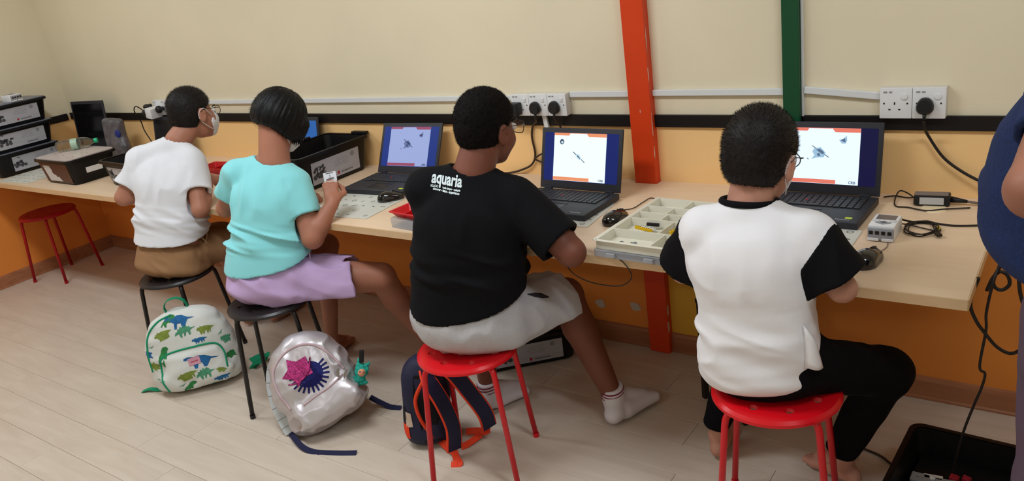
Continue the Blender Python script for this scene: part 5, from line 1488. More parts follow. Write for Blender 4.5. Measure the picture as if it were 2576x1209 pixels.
# bottle lying on the lid
bt = root('water_bottle', 'empty clear plastic water bottle with green cap lying on the lid', 'bottle', (.93, -.46, .741 + .152 + .0335))
bt.rotation_euler = (0, math.radians(90), math.radians(48))
prof = [(.0, -.105), (.022, -.105), (.030, -.098), (.032, -.085)]
z = -.085
while z < -.035: prof += [(.0325, z + .004), (.0305, z + .008), (.0325, z + .012)]; z += .014
prof += [(.0325, -.02), (.0325, .02), (.0305, .024), (.0325, .03), (.032, .045), (.026, .072), (.016, .092), (.0125, .100), (.0125, .112)]
b = MB(); N_ = 32
b.loft([[(max(r, .001) * math.cos(2 * PI * i / N_), max(r, .001) * math.sin(2 * PI * i / N_), z_) for i in range(N_)] for r, z_ in prof], cap0=True, cap1=False)
m_pet = mat('clear_pet', rgb(225, 235, 230), .06, trans=.95, alpha=.55, spec=.6, ior=1.15)
bo = b.obj('bottle_body', m_pet, bt, smooth=True)
b = MB(); b.cyl((0, 0, -.018), (0, 0, .018), .0329, seg=32, caps=False); b.obj('label_band', mat('pale_green_film', rgb(176, 206, 184), .4, alpha=.85), bt, smooth=True)
b = MB(); b.cyl((0, 0, .108), (0, 0, .126), .0145, seg=28, bevel=.001); b.obj('cap', mat('green_cap', rgb(20, 178, 128), .35), bt, auto=30)
# box half hidden behind person A
t, Lt, Lb, Wt, Wb = storage_bin('open black box with white label behind the arm of the person in white T-shirt', (1.640, -.470, .741), math.radians(-4), h=.142)
bin_label(t, .26, .085, side_M(0, Lt, Lb, Wt, Wb, .142, .066) @ Matrix.Translation((-.01, 0, 0)), 31)
# open box beside the girl
t, Lt, Lb, Wt, Wb = storage_bin('large open black box with vehicle-picture label beside the girl in turquoise', (2.800, -.252, .741), math.radians(90), L=.46, Wd=.31, h=.166)
bin_label(t, .300, .106, side_M(0, Lt, Lb, Wt, Wb, .166, .072) @ Matrix.Translation((.0, 0, 0)), 41)
# raised grip tabs on its rim
MB().box((-.02, .148, .170), (.26, .022, .016), bevel=.004).obj('grip', m_bin, t); MB().box((.232, -.085, .170), (.026, .10, .014), bevel=.004).obj('grip', m_bin, t)
# closed box on the floor under the desk
t, Lt, Lb, Wt, Wb = storage_bin('black box with white label standing on the floor under the worktop behind the red stool', (3.888, -.253, .002), math.radians(43), L=.46, Wd=.30, h=.150)
bin_label(t, .30, .095, side_M(0, Lt, Lb, Wt, Wb, .15, .066) @ Matrix.Translation((.0, 0, 0)), 51)
MB().prism(rrect(.44, .28, .03), .1505, .156).obj('lid', m_bin, t)
# open box bottom right, with loose parts
t, Lt, Lb, Wt, Wb = storage_bin('open black box on the floor at the right end holding loose parts', (5.665, -.590, .002), math.radians(-3), L=.46, Wd=.37, h=.150)
MB().prism(rrect(.385, .30, .02), .004, .070).obj('inner_tray', m_bin, t)
rng = random.Random(12)
for k, (x, y, c, sx, sy, lab) in enumerate(((5.500, -.575, m_mdg, .05, .04, 'grey part at the left inside the open floor box'), (5.530, -.560, m_sock_w, .050, .022, 'white part inside the open floor box'), (5.572, -.570, m_mdg, .075, .03, 'long grey part inside the open floor box'),
                                           (5.580, -.535, m_labr, .022, .020, 'left square red part inside the open floor box'), (5.610, -.528, m_labr, .020, .018, 'right square red part inside the open floor box'), (5.545, -.60, m_mdg, .06, .03, 'grey part nearest the front inside the open floor box'))):
    r_ = root('loose_part', lab, 'toy part', (x, y, .0725), rng.uniform(-.4, .4), 'loose parts in the open floor box')
    MB().box((0, 0, .010), (sx, sy, .020), bevel=.003).obj('block', c, r_)
    b = MB()
    for q_ in range(2): b.cyl(((q_ - .5) * .012, 0, .020), ((q_ - .5) * .012, 0, .0235), .004, seg=12)
    b.obj('stud', c, r_, kind='stuff')
# ------------------------------------------------------------------ parts tray with compartments
t = root('parts_tray', 'cream sorting tray with many compartments on a clear box, middle of the worktop', 'tray', (0, 0, 0))
m_tray = mat('cream_tray_plastic', rgb(226, 222, 206), .4); m_clr = mat('frosted_clear', rgb(222, 224, 230), .3, trans=.55, alpha=.75, ior=1.2)
TM = Matrix.Translation((4.742, -.535, .741)) @ Matrix.Rotation(math.radians(-3), 4, 'Z')
t.matrix_world = TM
TW, TD = .250, .400     # x, y
MB().prism(rrect(TW + .024, TD + .022, .012), 0, .020).obj('clear_base', m_clr, t)
b = MB(); b.box((-.07, -TD / 2 - .018, .012), (.030, .012, .012), bevel=.002); b.box((.06, -TD / 2 - .018, .012), (.030, .012, .012), bevel=.002); b.obj('latch', m_clr, t, kind='stuff')
b = MB()
z0_, z1_ = .021, .052
b.box((0, 0, z0_ + .001), (TW, TD, .002))
rowsy = [-TD / 2, -TD / 2 + .100, -TD / 2 + .205, -TD / 2 + .262, -TD / 2 + .320, TD / 2]
split = [[-.045 + .10], [.03], [-.02, .06], [-.03, .05], [.0, .07]]
for yy in rowsy: b.box((0, yy, (z0_ + z1_) / 2), (TW + .006, .004, z1_ - z0_), bevel=.0015)
for xx in (-TW / 2, TW / 2): b.box((xx, 0, (z0_ + z1_) / 2), (.004, TD + .004, z1_ - z0_), bevel=.0015)
for r_, sp_ in enumerate(split):
    ya, yb = rowsy[r_], rowsy[r_ + 1]
    for xx in sp_: b.box((xx, (ya + yb) / 2, (z0_ + z1_) / 2 - .001), (.0035, yb - ya, z1_ - z0_ - .002))
b.box((-TW / 2 - .006, 0, z1_ - .001), (.014, TD + .01, .003), bevel=.001); b.box((0, -TD / 2 - .004, z1_ - .001), (TW + .01, .012, .003), bevel=.001)
b.obj('divided_insert', m_tray, t, auto=30)
def part_in(label, x, y, m, size, rotz=0, kind='beam', z=None, n=5):
    r_ = root('toy_part', label, 'toy part', (0, 0, 0), group='small construction parts in the tray')
    r_.matrix_world = TM @ Matrix.Translation((x, y, .0235 if z is None else z)) @ Matrix.Rotation(rotz, 4, 'Z')
    L_, W_, H_ = size
    MB().box((0, 0, H_ / 2), size, bevel=min(size) * .2).obj('beam', m, r_)
    b = MB(); k = max(2, int(L_ / .008))
    for q_ in range(k): b.cyl(((q_ + .5) / k * L_ - L_ / 2, 0, H_), ((q_ + .5) / k * L_ - L_ / 2, 0, H_ + .0004), .0022, seg=10)
    b.obj('pin_hole', m_hole, r_, kind='stuff')
    return r_
m_yel = mat('yellow_plastic', rgb(238, 190, 20), .35); m_dk = mat('dark_part', rgb(34, 32, 36), .4); m_gr = mat('grey_part', rgb(140, 150, 154), .4)
part_in('long yellow beam in the second compartment row of the tray', -.045, -.055, m_yel, (.070, .008, .010), math.radians(-14), z=.036)
part_in('short yellow beam standing in the right compartment of the tray', .055, -.045, m_yel, (.030, .010, .016), math.radians(70), z=.03)
part_in('dark grey beam beside the long yellow beam in the tray', -.035, -.012, m_dk, (.042, .009, .010), math.radians(5), z=.036)
part_in('white curved panel between the dark and the yellow beam in the tray', -.045, -.028, m_sock_w, (.060, .008, .008), math.radians(-12), z=.03)
part_in('small grey gear part in front of the yellow beam in the tray', -.03, -.078, m_gr, (.018, .014, .012), .3, z=.03)
for k in range(7):
    part_in(['small black pin, left of the front compartment', 'grey bush in the front compartment', 'pale grey axle in the front compartment', 'grey connector in the front compartment', 'long pale axle in the front compartment', 'black axle pin at the right of the front compartment', 'grey connector in the front right compartment'][k],
            [-.085, -.070, -.05, -.03, -.015, .018, .085][k], [-.160, -.150, -.165, -.145, -.160, -.165, -.160][k], [m_dk, m_gr, m_gr, m_gr, m_gr, m_dk, m_gr][k], [(.016, .007, .007), (.012, .01, .008), (.03, .006, .006), (.02, .012, .008), (.034, .006, .006), (.018, .007, .009), (.016, .01, .008)][k], [.3, 1, -.4, .6, -.2, .5, .2][k])
for k, (x, y) in enumerate(((-.088, .088), (-.062, .080), (-.050, .090), (-.01, .032), (.012, .026), (-.03, .150), (-.015, .145))):
    part_in(['black pin at the left of the fourth tray row', 'black axle in the fourth tray row', 'black connector in the fourth tray row', 'grey bush in the third tray row', 'small grey bush right in the third tray row', 'grey clip in the back tray row', 'pale clip in the back tray row'][k], x, y, m_dk if k < 3 else m_gr, (.014, .006, .007), k * .7)
# small red trays standing on clear boxes
m_rtray = mat('red_tray_plastic', rgb(206, 24, 34), .35)
def red_tray(label, x, y, ang, L_=.14, W_=.10, h_=.026, zb=.035):
    t = root('red_tray', label, 'tray', (x, y, .741), ang, 'small red part trays')
    MB().prism(rrect(L_ + .008, W_ + .008, .010), 0, zb).obj('clear_base', m_clr, t)
    b = MB(); ring = lambda l, w__, z, r: [(a_, c_, z) for a_, c_ in rrect(l, w__, r, 4)]
    b.loft([ring(L_ - .03, W_ - .03, zb + .001, .008), ring(L_, W_, zb + h_, .010), ring(L_ + .008, W_ + .008, zb + h_, .012), ring(L_ + .008, W_ + .008, zb + h_ - .003, .012), ring(L_ + .002, W_ + .002, zb + h_ - .0031, .010)][:0] +
           [ring(L_ - .03, W_ - .03, zb + .001, .008), ring(L_, W_, zb + h_ - .003, .010), ring(L_ + .01, W_ + .01, zb + h_ - .003, .012), ring(L_ + .01, W_ + .01, zb + h_, .012), ring(L_ - .004, W_ - .004, zb + h_, .010), ring(L_ - .034, W_ - .034, zb + .004, .008)])
    b.obj('tray_dish', m_rtray, t, auto=35)
    MB().box((0, 0, zb + h_ * .5), (.003, W_ - .012, h_ * .7)).obj('divider', m_rtray, t)
    return t
red_tray('small red tray on a clear box left of the person in black', 3.775, -.655, math.radians(-6))
red_tray('small red tray between the person in white T-shirt and the girl', 2.16, -.36, math.radians(5), .2, .12, .04, .035)
red_tray('little red tray behind the hand of the girl in turquoise', 3.01, -.53, math.radians(10), .08, .06, .03, .01)
# clear pouch leaning by the corner laptop
f = DISP(U([BX((0, 0, .13), (.075, .028, .13), np.array(Matrix.Rotation(.10, 3, 'Y')), .025), EL((.025, -.01, .07), (.065, .04, .07))], .03), lambda P: .012 * (vnoise(P, (24, 24, 14), 3) - .5))
me = surf(f, (-.13, -.08, -.01), (.14, .08, .3), .006, 'pouch')
pc = root('plastic_pouch', 'crumpled grey plastic pouch with blue patch leaning beside the corner laptop', 'bag', (.79, -.14, .738), math.radians(20))
link('pouch', me, pc, mat('grey_film', rgb(96, 92, 96), .3, var=.35, vscale=30, spec=.5))
MB().sphere((.05, -.030, .165), .02, scale=(1, .4, 1.3)).obj('blue_patch', mat('blue_patch', rgb(40, 52, 130), .5), pc, smooth=True)
# black square-legged stool under the desk behind person D
t = root('side_stool', 'black square-legged stool mostly hidden behind the person with black sleeves', 'stool', (4.895, -.21, 0), math.radians(-28.9))
b = MB().box((0, 0, .40), (.24, .32, .02), bevel=.006).obj('seat', m_blk, t)
for (x, y) in ((-.108, .145), (-.108, -.145), (.108, .145), (.108, -.145)):
    MB().box((x, y - .0, .195), (.020, .020, .39), bevel=.002).obj('leg', m_blkleg, t)
# ------------------------------------------------------------------ backpacks
def bag_root(name, label, B, R):
    t = root(name, label, 'backpack', B)
    M = Matrix([[R[i, 0], R[i, 1], R[i, 2], B[i]] for i in range(3)] + [[0, 0, 0, 1]])
    t.matrix_world = M
    return t, M
def outline_on(me, pts, off, closed=False, n=8):
    """curve drawn on the front (-y) of a bag mesh, pts in local x,z"""
    from mathutils.bvhtree import BVHTree
    bt = BVHTree.FromPolygons([v.co.copy() for v in me.vertices], [tuple(p.vertices) for p in me.polygons])
    out = []
    for p in spline([(x, 0, z) for x, z in pts], n, closed):
        h = bt.ray_cast(Vector((p.x, -.5, p.z)), Vector((0, 1, 0)))
        if h[0] is not None: out.append(h[0] + h[1] * off)
    return out
def decal(me, polys, name, m, par, off=.0012, res=.008):
    b = MB()
    for poly in polys:
        vs = [b.bm.verts.new((x, -.5, z)) for x, z in poly]; b.bm.faces.new(vs)
    bmesh.ops.triangulate(b.bm, faces=b.bm.faces)
    bmesh.ops.subdivide_edges(b.bm, edges=[e for e in b.bm.edges if e.calc_length() > res], cuts=2, use_grid_fill=True)
    from mathutils.bvhtree import BVHTree
    bt = BVHTree.FromPolygons([v.co.copy() for v in me.vertices], [tuple(p.vertices) for p in me.polygons])
    for v in b.bm.verts:
        h = bt.ray_cast(v.co, Vector((0, 1, 0)))
        if h[0] is not None: v.co = h[0] + Vector((0, -off, 0))
    bad = [v for v in b.bm.verts if v.co.y < -.4]
    bmesh.ops.delete(b.bm, geom=bad, context='VERTS')
    me2 = bpy.data.meshes.new(name); b.bm.to_mesh(me2); b.bm.free()
    return link(name, me2, par, m)
# --- dinosaur rucksack
zx = norm((-.06, .03, 1)); Rd = frame((.69, .72, .04), zx)      # x right as seen from the camera, y into the bag
t, M = bag_root('dinosaur_backpack', 'white child backpack printed with dinosaurs, green trim, on the floor before the black stool', (2.615, -1.020, .004), Rd)
st = [(0, 0, 0, .165, .065), (.03, 0, 0, .188, .082), (.12, 0, 0, .192, .085), (.22, 0, 0, .188, .080), (.29, 0, .004, .168, .070), (.335, 0, .01, .125, .055), (.362, 0, .015, .06, .035)]
f = LOFT((0, 0, 0), np.eye(3), st, 3.0)
pk = LOFT((0, 0, 0), np.eye(3), [(.015, .012, -.075, .125, .030), (.05, .012, -.082, .140, .034), (.15, .012, -.080, .138, .030), (.185, .012, -.076, .120, .020), (.20, .012, -.07, .09, .010)], 3.2)
f = U([f, pk], .012)
f = DISP(f, lambda P: (.010 * (vnoise(P, (11, 11, 13), 4) - .5) + .005 * (vnoise(P, (30, 20, 34), 7) - .5)).astype(F))
dm = surf(f, (-.22, -.15, -.01), (.22, .13, .40), .0055, 'bag_body')
m_dw = mat('cream_white_canvas', rgb(214, 216, 212), .8, bump=.2, bscale=700); m_dg = mat('green_webbing', rgb(14, 142, 100), .75)
body = link('bag_body', dm, t, m_dw)
MB().tube(outline_on(dm, [(-.118, .03), (-.132, .10), (-.124, .165), (-.09, .195), (0, .205), (.09, .205), (.128, .19), (.146, .15), (.150, .09)], .001), .0042, seg=8).obj('pocket_piping', m_dg, t, smooth=True)
MB().tube(outline_on(dm, [(-.178, .12), (-.172, .22), (-.150, .29), (-.10, .335), (-.04, .352)], .001), .0045, seg=8).obj('zip_piping', m_dg, t, smooth=True)
MB().strip(spline([(-.062, .02, .335), (-.072, .02, .375), (-.055, .02, .405), (-.015, .02, .412), (.018, .02, .392), (.028, .02, .350)], 6), (0, 0, 1) and [Vector((0, 0, 1)) if abs(k - 15) < 9 else Vector((1, 0, 0)) for k in range(31)], .024, .003).obj('carry_handle', m_dg, t, smooth=False)
T_ = M.inverted()
W2L = lambda p: T_ @ Vector(p)
MB().strip([W2L(p) for p in spline([(2.50, -1.10, .03), (2.49, -1.135, .012), (2.465, -1.155, .004), (2.43, -1.175, .012), (2.395, -1.195, .003)], 5)], list(map(lambda v: (M.to_3x3().inverted() @ Vector(v)), [(0, 0, 1)] * 21)), .026, .002).obj('left_strap_end', m_dg, t)
MB().strip([W2L(p) for p in spline([(2.76, -.85, .05), (2.765, -.80, .05), (2.76, -.76, .035), (2.735, -.765, .012), (2.72, -.80, .005), (2.74, -.84, .004)], 5)], [M.to_3x3().inverted() @ Vector((.3, -.6, .8))] * 26, .034, .002).obj('right_strap_loop', m_dg, t)
# dinosaurs as outline polygons (unit boxes, x to the right, z up)
def oval(cx, cz, a, b, n=14, rot=0): return [(cx + a * math.cos(q) * math.cos(rot) - b * math.sin(q) * math.sin(rot), cz + a * math.cos(q) * math.sin(rot) + b * math.sin(q) * math.cos(rot)) for q in [2 * PI * k / n for k in range(n)]]
TRIC = [(0, .45), (.06, .40), (.14, .42), (.16, .30), (.22, .28), (.22, .05), (.28, .05), (.32, .28), (.38, .30), (.36, .05), (.42, .05), (.48, .32), (.56, .32), (.58, .06), (.64, .06), (.66, .36), (.70, .34), (.72, .10), (.77, .10), (.78, .44), (.90, .52), (1.0, .55), (.86, .64), (.70, .72), (.48, .76), (.30, .72), (.22, .80), (.18, .66), (.08, .68), (.10, .56), (.02, .58)]
STEG = [(0, .30), (.10, .34), (.20, .38), (.24, .05), (.31, .05), (.34, .34), (.42, .34), (.40, .08), (.46, .08), (.52, .34), (.60, .36), (.62, .06), (.69, .06), (.70, .40), (.82, .50), (1.0, .56), (.84, .60), (.74, .64), (.72, .78), (.64, .72), (.60, .92), (.52, .80), (.46, 1.0), (.40, .82), (.32, .92), (.28, .74), (.18, .78), (.18, .60), (.08, .56), (.10, .46)]
BRON = [(0, .70), (.06, .66), (.14, .72), (.18, .60), (.26, .50), (.30, .44), (.28, .05), (.36, .05), (.40, .36), (.52, .36), (.54, .05), (.62, .05), (.64, .42), (.76, .50), (1.0, .52), (.78, .62), (.60, .82), (.44, .86), (.30, .80), (.20, .86), (.12, .88), (.02, .82)]
TREX = [(0, .0), (.10, .02), (.16, .20), (.26, .28), (.30, .05), (.42, .02), (.40, .10), (.44, .34), (.56, .44), (.70, .40), (.66, .50), (.62, .56), (.74, .60), (.70, .66), (.86, .74), (1.0, .84), (.92, .98), (.72, 1.0), (.58, .90), (.46, .74), (.28, .60), (.14, .40)]
PTER = [(0, .35), (.3, .45), (.45, .35), (.55, .2), (.6, .4), (.8, .7), (1, .95), (.7, .75), (.55, .58), (.35, .6)]
m_ol, m_tg, m_bl, m_gn = (mat('print_olive', rgb(122, 140, 58), .8, var=.2, vscale=60), mat('print_teal_green', rgb(74, 144, 110), .8, var=.2, vscale=60), mat('print_blue', rgb(30, 96, 150), .8, var=.2, vscale=60), mat('print_green', rgb(46, 124, 66), .8, var=.2, vscale=60))
def place(P, cx, cz, w_, h_, rot=0, flip=False):
    out = []
    for x, z in P:
        x -= .5; z -= .5
        if flip: x = -x
        x *= w_; z *= h_
        out.append((cx + x * math.cos(rot) - z * math.sin(rot), cz + x * math.sin(rot) + z * math.cos(rot)))
    return out
DL = [(BRON, -.005, .325, .13, .065, .05, m_bl), (STEG, .010, .282, .098, .052, .12, m_tg), (TRIC, -.085, .285, .085, .052, .25, m_ol), (TRIC, .095, .272, .075, .048, -.05, m_ol), (TRIC, .062, .232, .070, .034, .02, m_bl),
      (TREX, -.108, .185, .075, .085, .2, m_gn), (TREX, -.055, .332, .06, .05, -.2, m_gn),
      (BRON, .052, .145, .150, .066, -.03, m_bl), (TRIC, -.020, .095, .098, .052, .20, m_ol), (STEG, .055, .086, .092, .055, .12, m_tg), (TRIC, .125, .085, .048, .032, -.3, m_ol), (TRIC, .118, .048, .075, .036, .05, m_bl),
      (TREX, -.030, .030, .075, .060, .0, m_gn), (PTER, -.055, .050, .035, .020, 0, m_tg), (PTER, -.150, .235, .030, .020, 0, m_tg), (STEG, -.158, .150, .050, .055, 1.4, m_ol), (BRON, -.172, .205, .075, .04, 1.5, m_bl),
      (PTER, -.145, .085, .045, .030, -.4, m_tg), (STEG, .165, .20, .05, .04, -1.0, m_tg), (STEG, .170, .125, .05, .035, -.8, m_gn), (PTER, .148, .235, .03, .02, .4, m_tg), (PTER, .04, .205, .03, .012, .2, m_tg), (STEG, .08, .018, .07, .025, .05, m_tg)]
for P_, cx, cz, w_, h_, rot, m_ in DL: decal(dm, [place(P_, cx, cz, w_, h_, rot)], 'dinosaur_print', m_, body)
decal(dm, [place([(0, 0), (1, 0), (1, 1), (0, 1)], .022, .150, .050, .032, .05)], 'pink_maker_tag', mat('pink_tag', rgb(206, 150, 166), .7), body, off=.003)
decal(dm, [place([(0, .3), (1, .3), (1, .6), (0, .6)], .022, .150, .030, .014, .05)], 'tag_writing', mat('tag_red_thread', rgb(180, 70, 96), .7), body, off=.0042)
# --- silver rucksack
zx = norm((-.150, -.02, .33)); Rs = frame((.62, .78, .33), zx)
t, M = bag_root('silver_backpack', 'silver backpack with sequined star and dark blue spiky patch, lying against the stool leg', (3.478, -1.000, .058), Rs)
st = [(-.035, 0, .0, .12, .06), (-.01, 0, 0, .150, .085), (.05, 0, 0, .160, .095), (.14, 0, 0, .158, .090), (.23, 0, .005, .145, .078), (.29, 0, .012, .110, .060), (.325, 0, .02, .06, .035), (.338, 0, .02, .03, .02)]
f = LOFT((0, 0, 0), np.eye(3), st, 2.8)
pk = LOFT((0, 0, 0), np.eye(3), [(-.015, .02, -.085, .115, .030), (.02, .02, -.098, .128, .036), (.075, .02, -.092, .124, .028), (.115, .02, -.080, .10, .014)], 3.4)
f = U([f, pk], .010)
f = DISP(f, lambda P: (.010 * (vnoise(P, (9, 9, 11), 14) - .5) + .009 * (np.abs(vnoise(P, (22, 14, 20), 17) - .5) * 2 - .5)).astype(F))
sm = surf(f, (-.20, -.18, -.06), (.20, .15, .43), .0055, 'bag_body')
m_sv = mat('silver_coated_fabric', rgb(196, 190, 194), .34, metal=.45, bump=.1, bscale=300); m_pz = mat('pinkish_zip_tape', rgb(196, 170, 176), .6)
body = link('bag_body', sm, t, m_sv)
MB().tube(outline_on(sm, [(-.112, .10), (-.122, .18), (-.108, .245), (-.06, .285), (0, .297), (.06, .282), (.10, .24), (.125, .17), (.132, .13)], .001), .005, seg=8).obj('main_zip', m_pz, t, smooth=True)
MB().tube(outline_on(sm, [(-.06, .092), (.0, .100), (.06, .104), (.12, .116)], .001), .0042, seg=8).obj('pocket_zip', m_pz, t, smooth=True)
m_navy = mat('navy_webbing', rgb(24, 26, 62), .8); I3 = M.to_3x3().inverted(); T_ = M.inverted()
m_quilt = mat('pale_quilted_strap', rgb(190, 194, 196), .7)
L_ = lambda p: T_ @ Vector(p)
pth = spline([L_((3.275, -1.030, .285)), L_((3.262, -1.075, .215)), L_((3.292, -1.110, .13)), L_((3.345, -1.130, .055)), L_((3.375, -1.135, .014))], 6)
MB().strip(pth, [I3 @ Vector((.55, -.75, .35))] * len(pth), .052, .012).obj('shoulder_strap', m_quilt, t)
st_ = [p for p in pth]
for k in (5, 8, 11, 14, 17, 20):
    tt = (st_[k + 1] - st_[k - 1]).normalized(); nn = I3 @ Vector((.55, -.75, .35)); nn = (nn - tt * nn.dot(tt)).normalized(); sd = tt.cross(nn)
    MB().tube([st_[k] + nn * .0066 - sd * .026, st_[k] + nn * .0066 + sd * .026], .0009, seg=6).obj('stitch_line', mat('stitch_grey', rgb(120, 122, 126), .8), t)
pth = [L_(p) for p in spline([(3.375, -1.118, .035), (3.385, -1.140, .012), (3.43, -1.165, .022), (3.50, -1.185, .012), (3.56, -1.178, .003), (3.65, -1.145, .003), (3.715, -1.115, .003)], 6)]
MB().strip(pth, [I3 @ Vector((.1, -.5, 1))] * len(pth), [.030] * 8 + [.022] * (len(pth) - 8), .002).obj('navy_strap_end', m_navy, t)
pth = [L_(p) for p in spline([(3.535, -.850, .045), (3.575, -.838, .022), (3.62, -.828, .006), (3.665, -.815, .004)], 6)]
MB().strip(pth, [I3 @ Vector((.2, -.5, 1))] * len(pth), .022, .002).obj('navy_strap_end', m_navy, t)
# sequin patch: spiky dark blue fan and a pink star shape
fan = []
ns = 15
for k in range(ns):
    a0 = math.radians(-200 + 230 * k / ns); a1 = math.radians(-200 + 230 * (k + .62) / ns); am = (a0 + a1) / 2
    fan += [(.052 * math.cos(a0), .046 * math.sin(a0)), (.078 * math.cos(am - .05), .070 * math.sin(am - .05)), (.078 * math.cos(am + .05), .070 * math.sin(am + .05)), (.052 * math.cos(a1), .046 * math.sin(a1))]
cx, cz = .002, .186
def rot2(P, r, ox, oz): return [(ox + x * math.cos(r) - z * math.sin(r), oz + x * math.sin(r) + z * math.cos(r)) for x, z in P]
m_sb = mat('dark_blue_sequins', rgb(20, 24, 92), .25, metal=.5, var=.5, vscale=260, bump=.6, bscale=350); m_sp = mat('pink_purple_sequins', rgb(166, 48, 112), .22, metal=.5, var=.75, vscale=150, bump=.6, bscale=350)
decal(sm, [rot2(oval(0, 0, .054, .048, 20), 0, cx + .012, cz - .004)], 'spiky_patch', m_sb, body, off=.0022)
for k in range(ns):
    p4 = fan[4 * k:4 * k + 4]; decal(sm, [rot2(p4, 0, cx + .012, cz - .004)], 'patch_spike', m_sb, body, off=.0024)
star = []
for k in range(5):
    a = math.radians(100 + 72 * k); star += [(.064 * math.cos(a), .058 * math.sin(a)), (.036 * math.cos(a + .63), .034 * math.sin(a + .63))]
decal(sm, [rot2(star, .1, cx - .022, cz + .030)], 'star_patch', m_sp, body, off=.0036)
MB().tube(outline_on(sm, [(cx - .075, cz + .0), (cx - .03, cz - .012), (cx + .02, cz + .01), (cx + .045, cz + .05)], .005), .0028, seg=8).obj('patch_ring', m_sp, body, smooth=True)
# zip pulls and the teal plush key ring hanging from them
zp = MB(); zp.box((.112, -.108, .135), (.012, .006, .034), (0, .5, 0), bevel=.002); zp.box((.134, -.104, .118), (.010, .006, .030), (0, .9, 0), bevel=.002)
zp.obj('zip_pull', mat('chrome_metal', rgb(170, 168, 172), .25, metal=.9), t, kind='stuff')
key = root('plush_keyring', 'small teal plush key ring with peach face hanging from the silver backpack', 'key ring', L_((0, 0, 0)))
key.matrix_world = M @ Matrix.Translation((.182, -.055, .085)) @ Matrix.Rotation(.75, 4, 'Y')
f = U([EL((0, 0, 0), (.026, .020, .030)), EL((0, 0, -.036), (.020, .016, .022)), RC((-.014, 0, .022), (-.022, 0, .044), .010, .003), RC((.014, 0, .022), (.024, 0, .042), .010, .003), RC((-.014, 0, -.04), (-.03, 0, -.034), .008, .006), RC((.014, 0, -.04), (.03, 0, -.040), .008, .006)], .012)
f = DISP(f, lambda P: .007 * (vnoise(P, (140, 140, 140), 2) - .5))
km = surf(f, (-.05, -.035, -.07), (.05, .035, .06), .003, 'plush'); m_teal = mat('teal_plush', rgb(44, 168, 150), .95, var=.2, vscale=90)
kb = link('plush_body', km, key, m_teal)
MB().sphere((.002, -.014, -.002), .015, scale=(1, .7, 1.1)).obj('face_patch', mat('peach_felt', rgb(232, 160, 130), .9), key, smooth=True)
for sx in (-1, 1): MB().sphere((.002 + sx * .007, -.0245, .002), .0022).obj('eye', m_blkp, key, smooth=True)
MB().box((-.012, -.005, .058), (.018, .010, .050), (0, -.2, 0), bevel=.004).obj('black_clip', mat('black_webbing', rgb(22, 20, 22), .6), key)
# --- navy and orange rucksack under the red stool
zx = norm((.02, .03, 1)); Rn = frame((.82, .55, 0), zx)
t, M = bag_root('navy_backpack', 'navy backpack with orange edged shoulder straps standing under the middle red stool', (3.928, -.918, .004), Rn)
st = [(0, -.01, .0, .072, .05), (.03, -.01, 0, .084, .066), (.13, -.008, 0, .086, .068), (.24, 0, 0, .082, .058), (.30, 0, .005, .07, .045), (.335, 0, .01, .035, .03)]
f = DISP(LOFT((0, 0, 0), np.eye(3), st, 2.8), lambda P: (.010 * (vnoise(P, (14, 14, 14), 24) - .5)).astype(F))
nm = surf(f, (-.13, -.09, -.01), (.12, .09, .36), .0055, 'bag_body')
m_nv = mat('navy_nylon', rgb(26, 28, 58), .6); m_nb = mat('black_mesh_padding', rgb(16, 16, 20), .9); m_og = mat('orange_webbing', rgb(226, 62, 26), .7)
body = link('bag_body', nm, t, m_nv)
I3 = M.to_3x3().inverted(); T_ = M.inverted()
decal(nm, [[(-.02, .03), (.07, .03), (.08, .2), (.05, .29), (-.03, .29), (-.04, .2)]], 'back_padding', m_nb, body, off=.003)
def strap3(name, pts, nrm, wd, th=.010):
    P = [L_(p) for p in spline(pts, 7)]
    o = MB().strip(P, [I3 @ Vector(nrm)] * len(P), wd, th).obj(name, m_nv, t)
    nn0 = I3 @ Vector(nrm)
    for sg in (-1, 1):
        E = []
        for k, p in enumerate(P):
            tt = (P[min(k + 1, len(P) - 1)] - P[max(k - 1, 0)]).normalized(); nn = (nn0 - tt * nn0.dot(tt)).normalized(); E.append(p + tt.cross(nn) * sg * wd / 2)
        MB().tube(E, .0052, seg=8).obj('orange_edging', m_og, o, smooth=True)
    return o
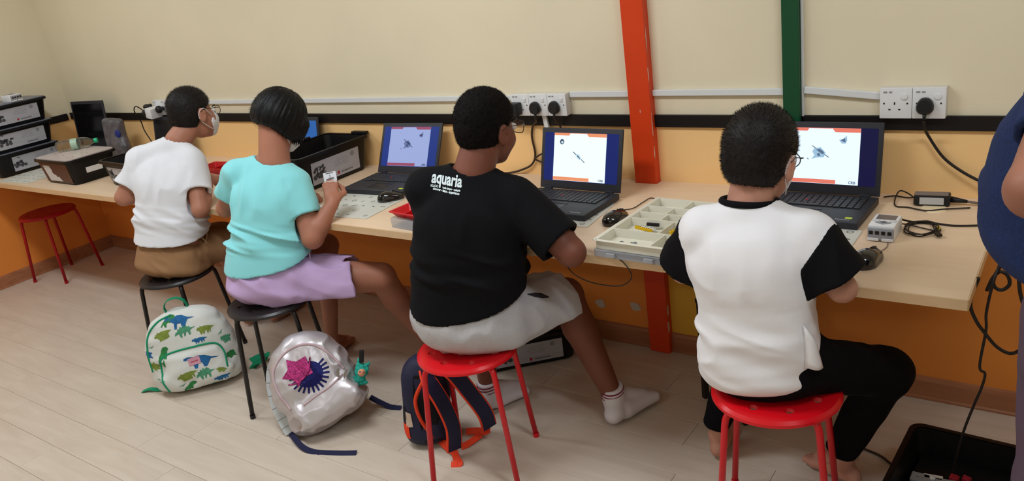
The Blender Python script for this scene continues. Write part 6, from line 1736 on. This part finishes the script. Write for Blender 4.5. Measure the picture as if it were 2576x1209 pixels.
strap3('shoulder_strap', [(3.995, -.955, .315), (4.035, -.985, .300), (4.075, -.985, .23), (4.092, -.975, .13), (4.080, -.978, .035)], (.85, -.25, .45), .052)
strap3('shoulder_strap', [(4.030, -.910, .330), (4.075, -.905, .305), (4.115, -.890, .235), (4.150, -.865, .14), (4.140, -.842, .060)], (.75, -.45, .5), .052)
for nm_, pts in (('lower_webbing', [(4.080, -.978, .030), (4.090, -.985, .006), (4.12, -1.005, .004), (4.095, -1.022, .004)]), ('lower_webbing', [(4.078, -.975, .022), (4.03, -.955, .012), (3.985, -.94, .018), (3.955, -.925, .022)]),
                 ('lower_webbing', [(4.140, -.840, .050), (4.11, -.835, .028), (4.07, -.835, .020), (4.03, -.85, .016)]), ('lower_webbing', [(4.095, -.845, .018), (4.085, -.875, .012), (4.075, -.905, .008), (4.062, -.925, .006)])):
    P = [L_(p) for p in spline(pts, 6)]
    MB().strip(P, [I3 @ Vector((.1, -.6, .8))] * len(P), .026, .0025).obj(nm_, m_og, t)
MB().tube([L_(p) for p in spline([(3.985, -.965, .29), (3.955, -.995, .22), (3.960, -.995, .14), (3.975, -.965, .05)], 6)], .007, seg=8).obj('side_piping', m_og, t, smooth=True)
MB().strip([L_(p) for p in spline([(3.985, -.93, .335), (4.0, -.945, .355), (4.025, -.935, .352), (4.035, -.915, .335)], 6)], [I3 @ Vector((0, -.2, 1))] * 19, .02, .003).obj('grab_loop', m_og, t)
for k, (u, z, m_) in enumerate(((-.085, .07, m_og), (-.07, .12, mat('beige_print', rgb(196, 176, 160), .8)), (-.09, .14, m_nb))):
    decal(nm, [[(u - .012, z - .03), (u + .014, z - .025), (u + .012, z + .028), (u - .008, z + .032)]], 'printed_patch', m_, body, off=.003)
# ceiling lamps: each gets its own wording
for i, o in enumerate([k for k in bpy.data.objects if k.name.startswith('ceiling_lamp')]):
    nx = ('by the left wall', 'in the middle of the room', 'at the right end')[i % 3]; ny = ('in the row nearer the worktop', 'in the rear row')[i // 3]
    o['label'] = 'white surface-mounted ceiling lamp %s, %s' % (nx, ny)
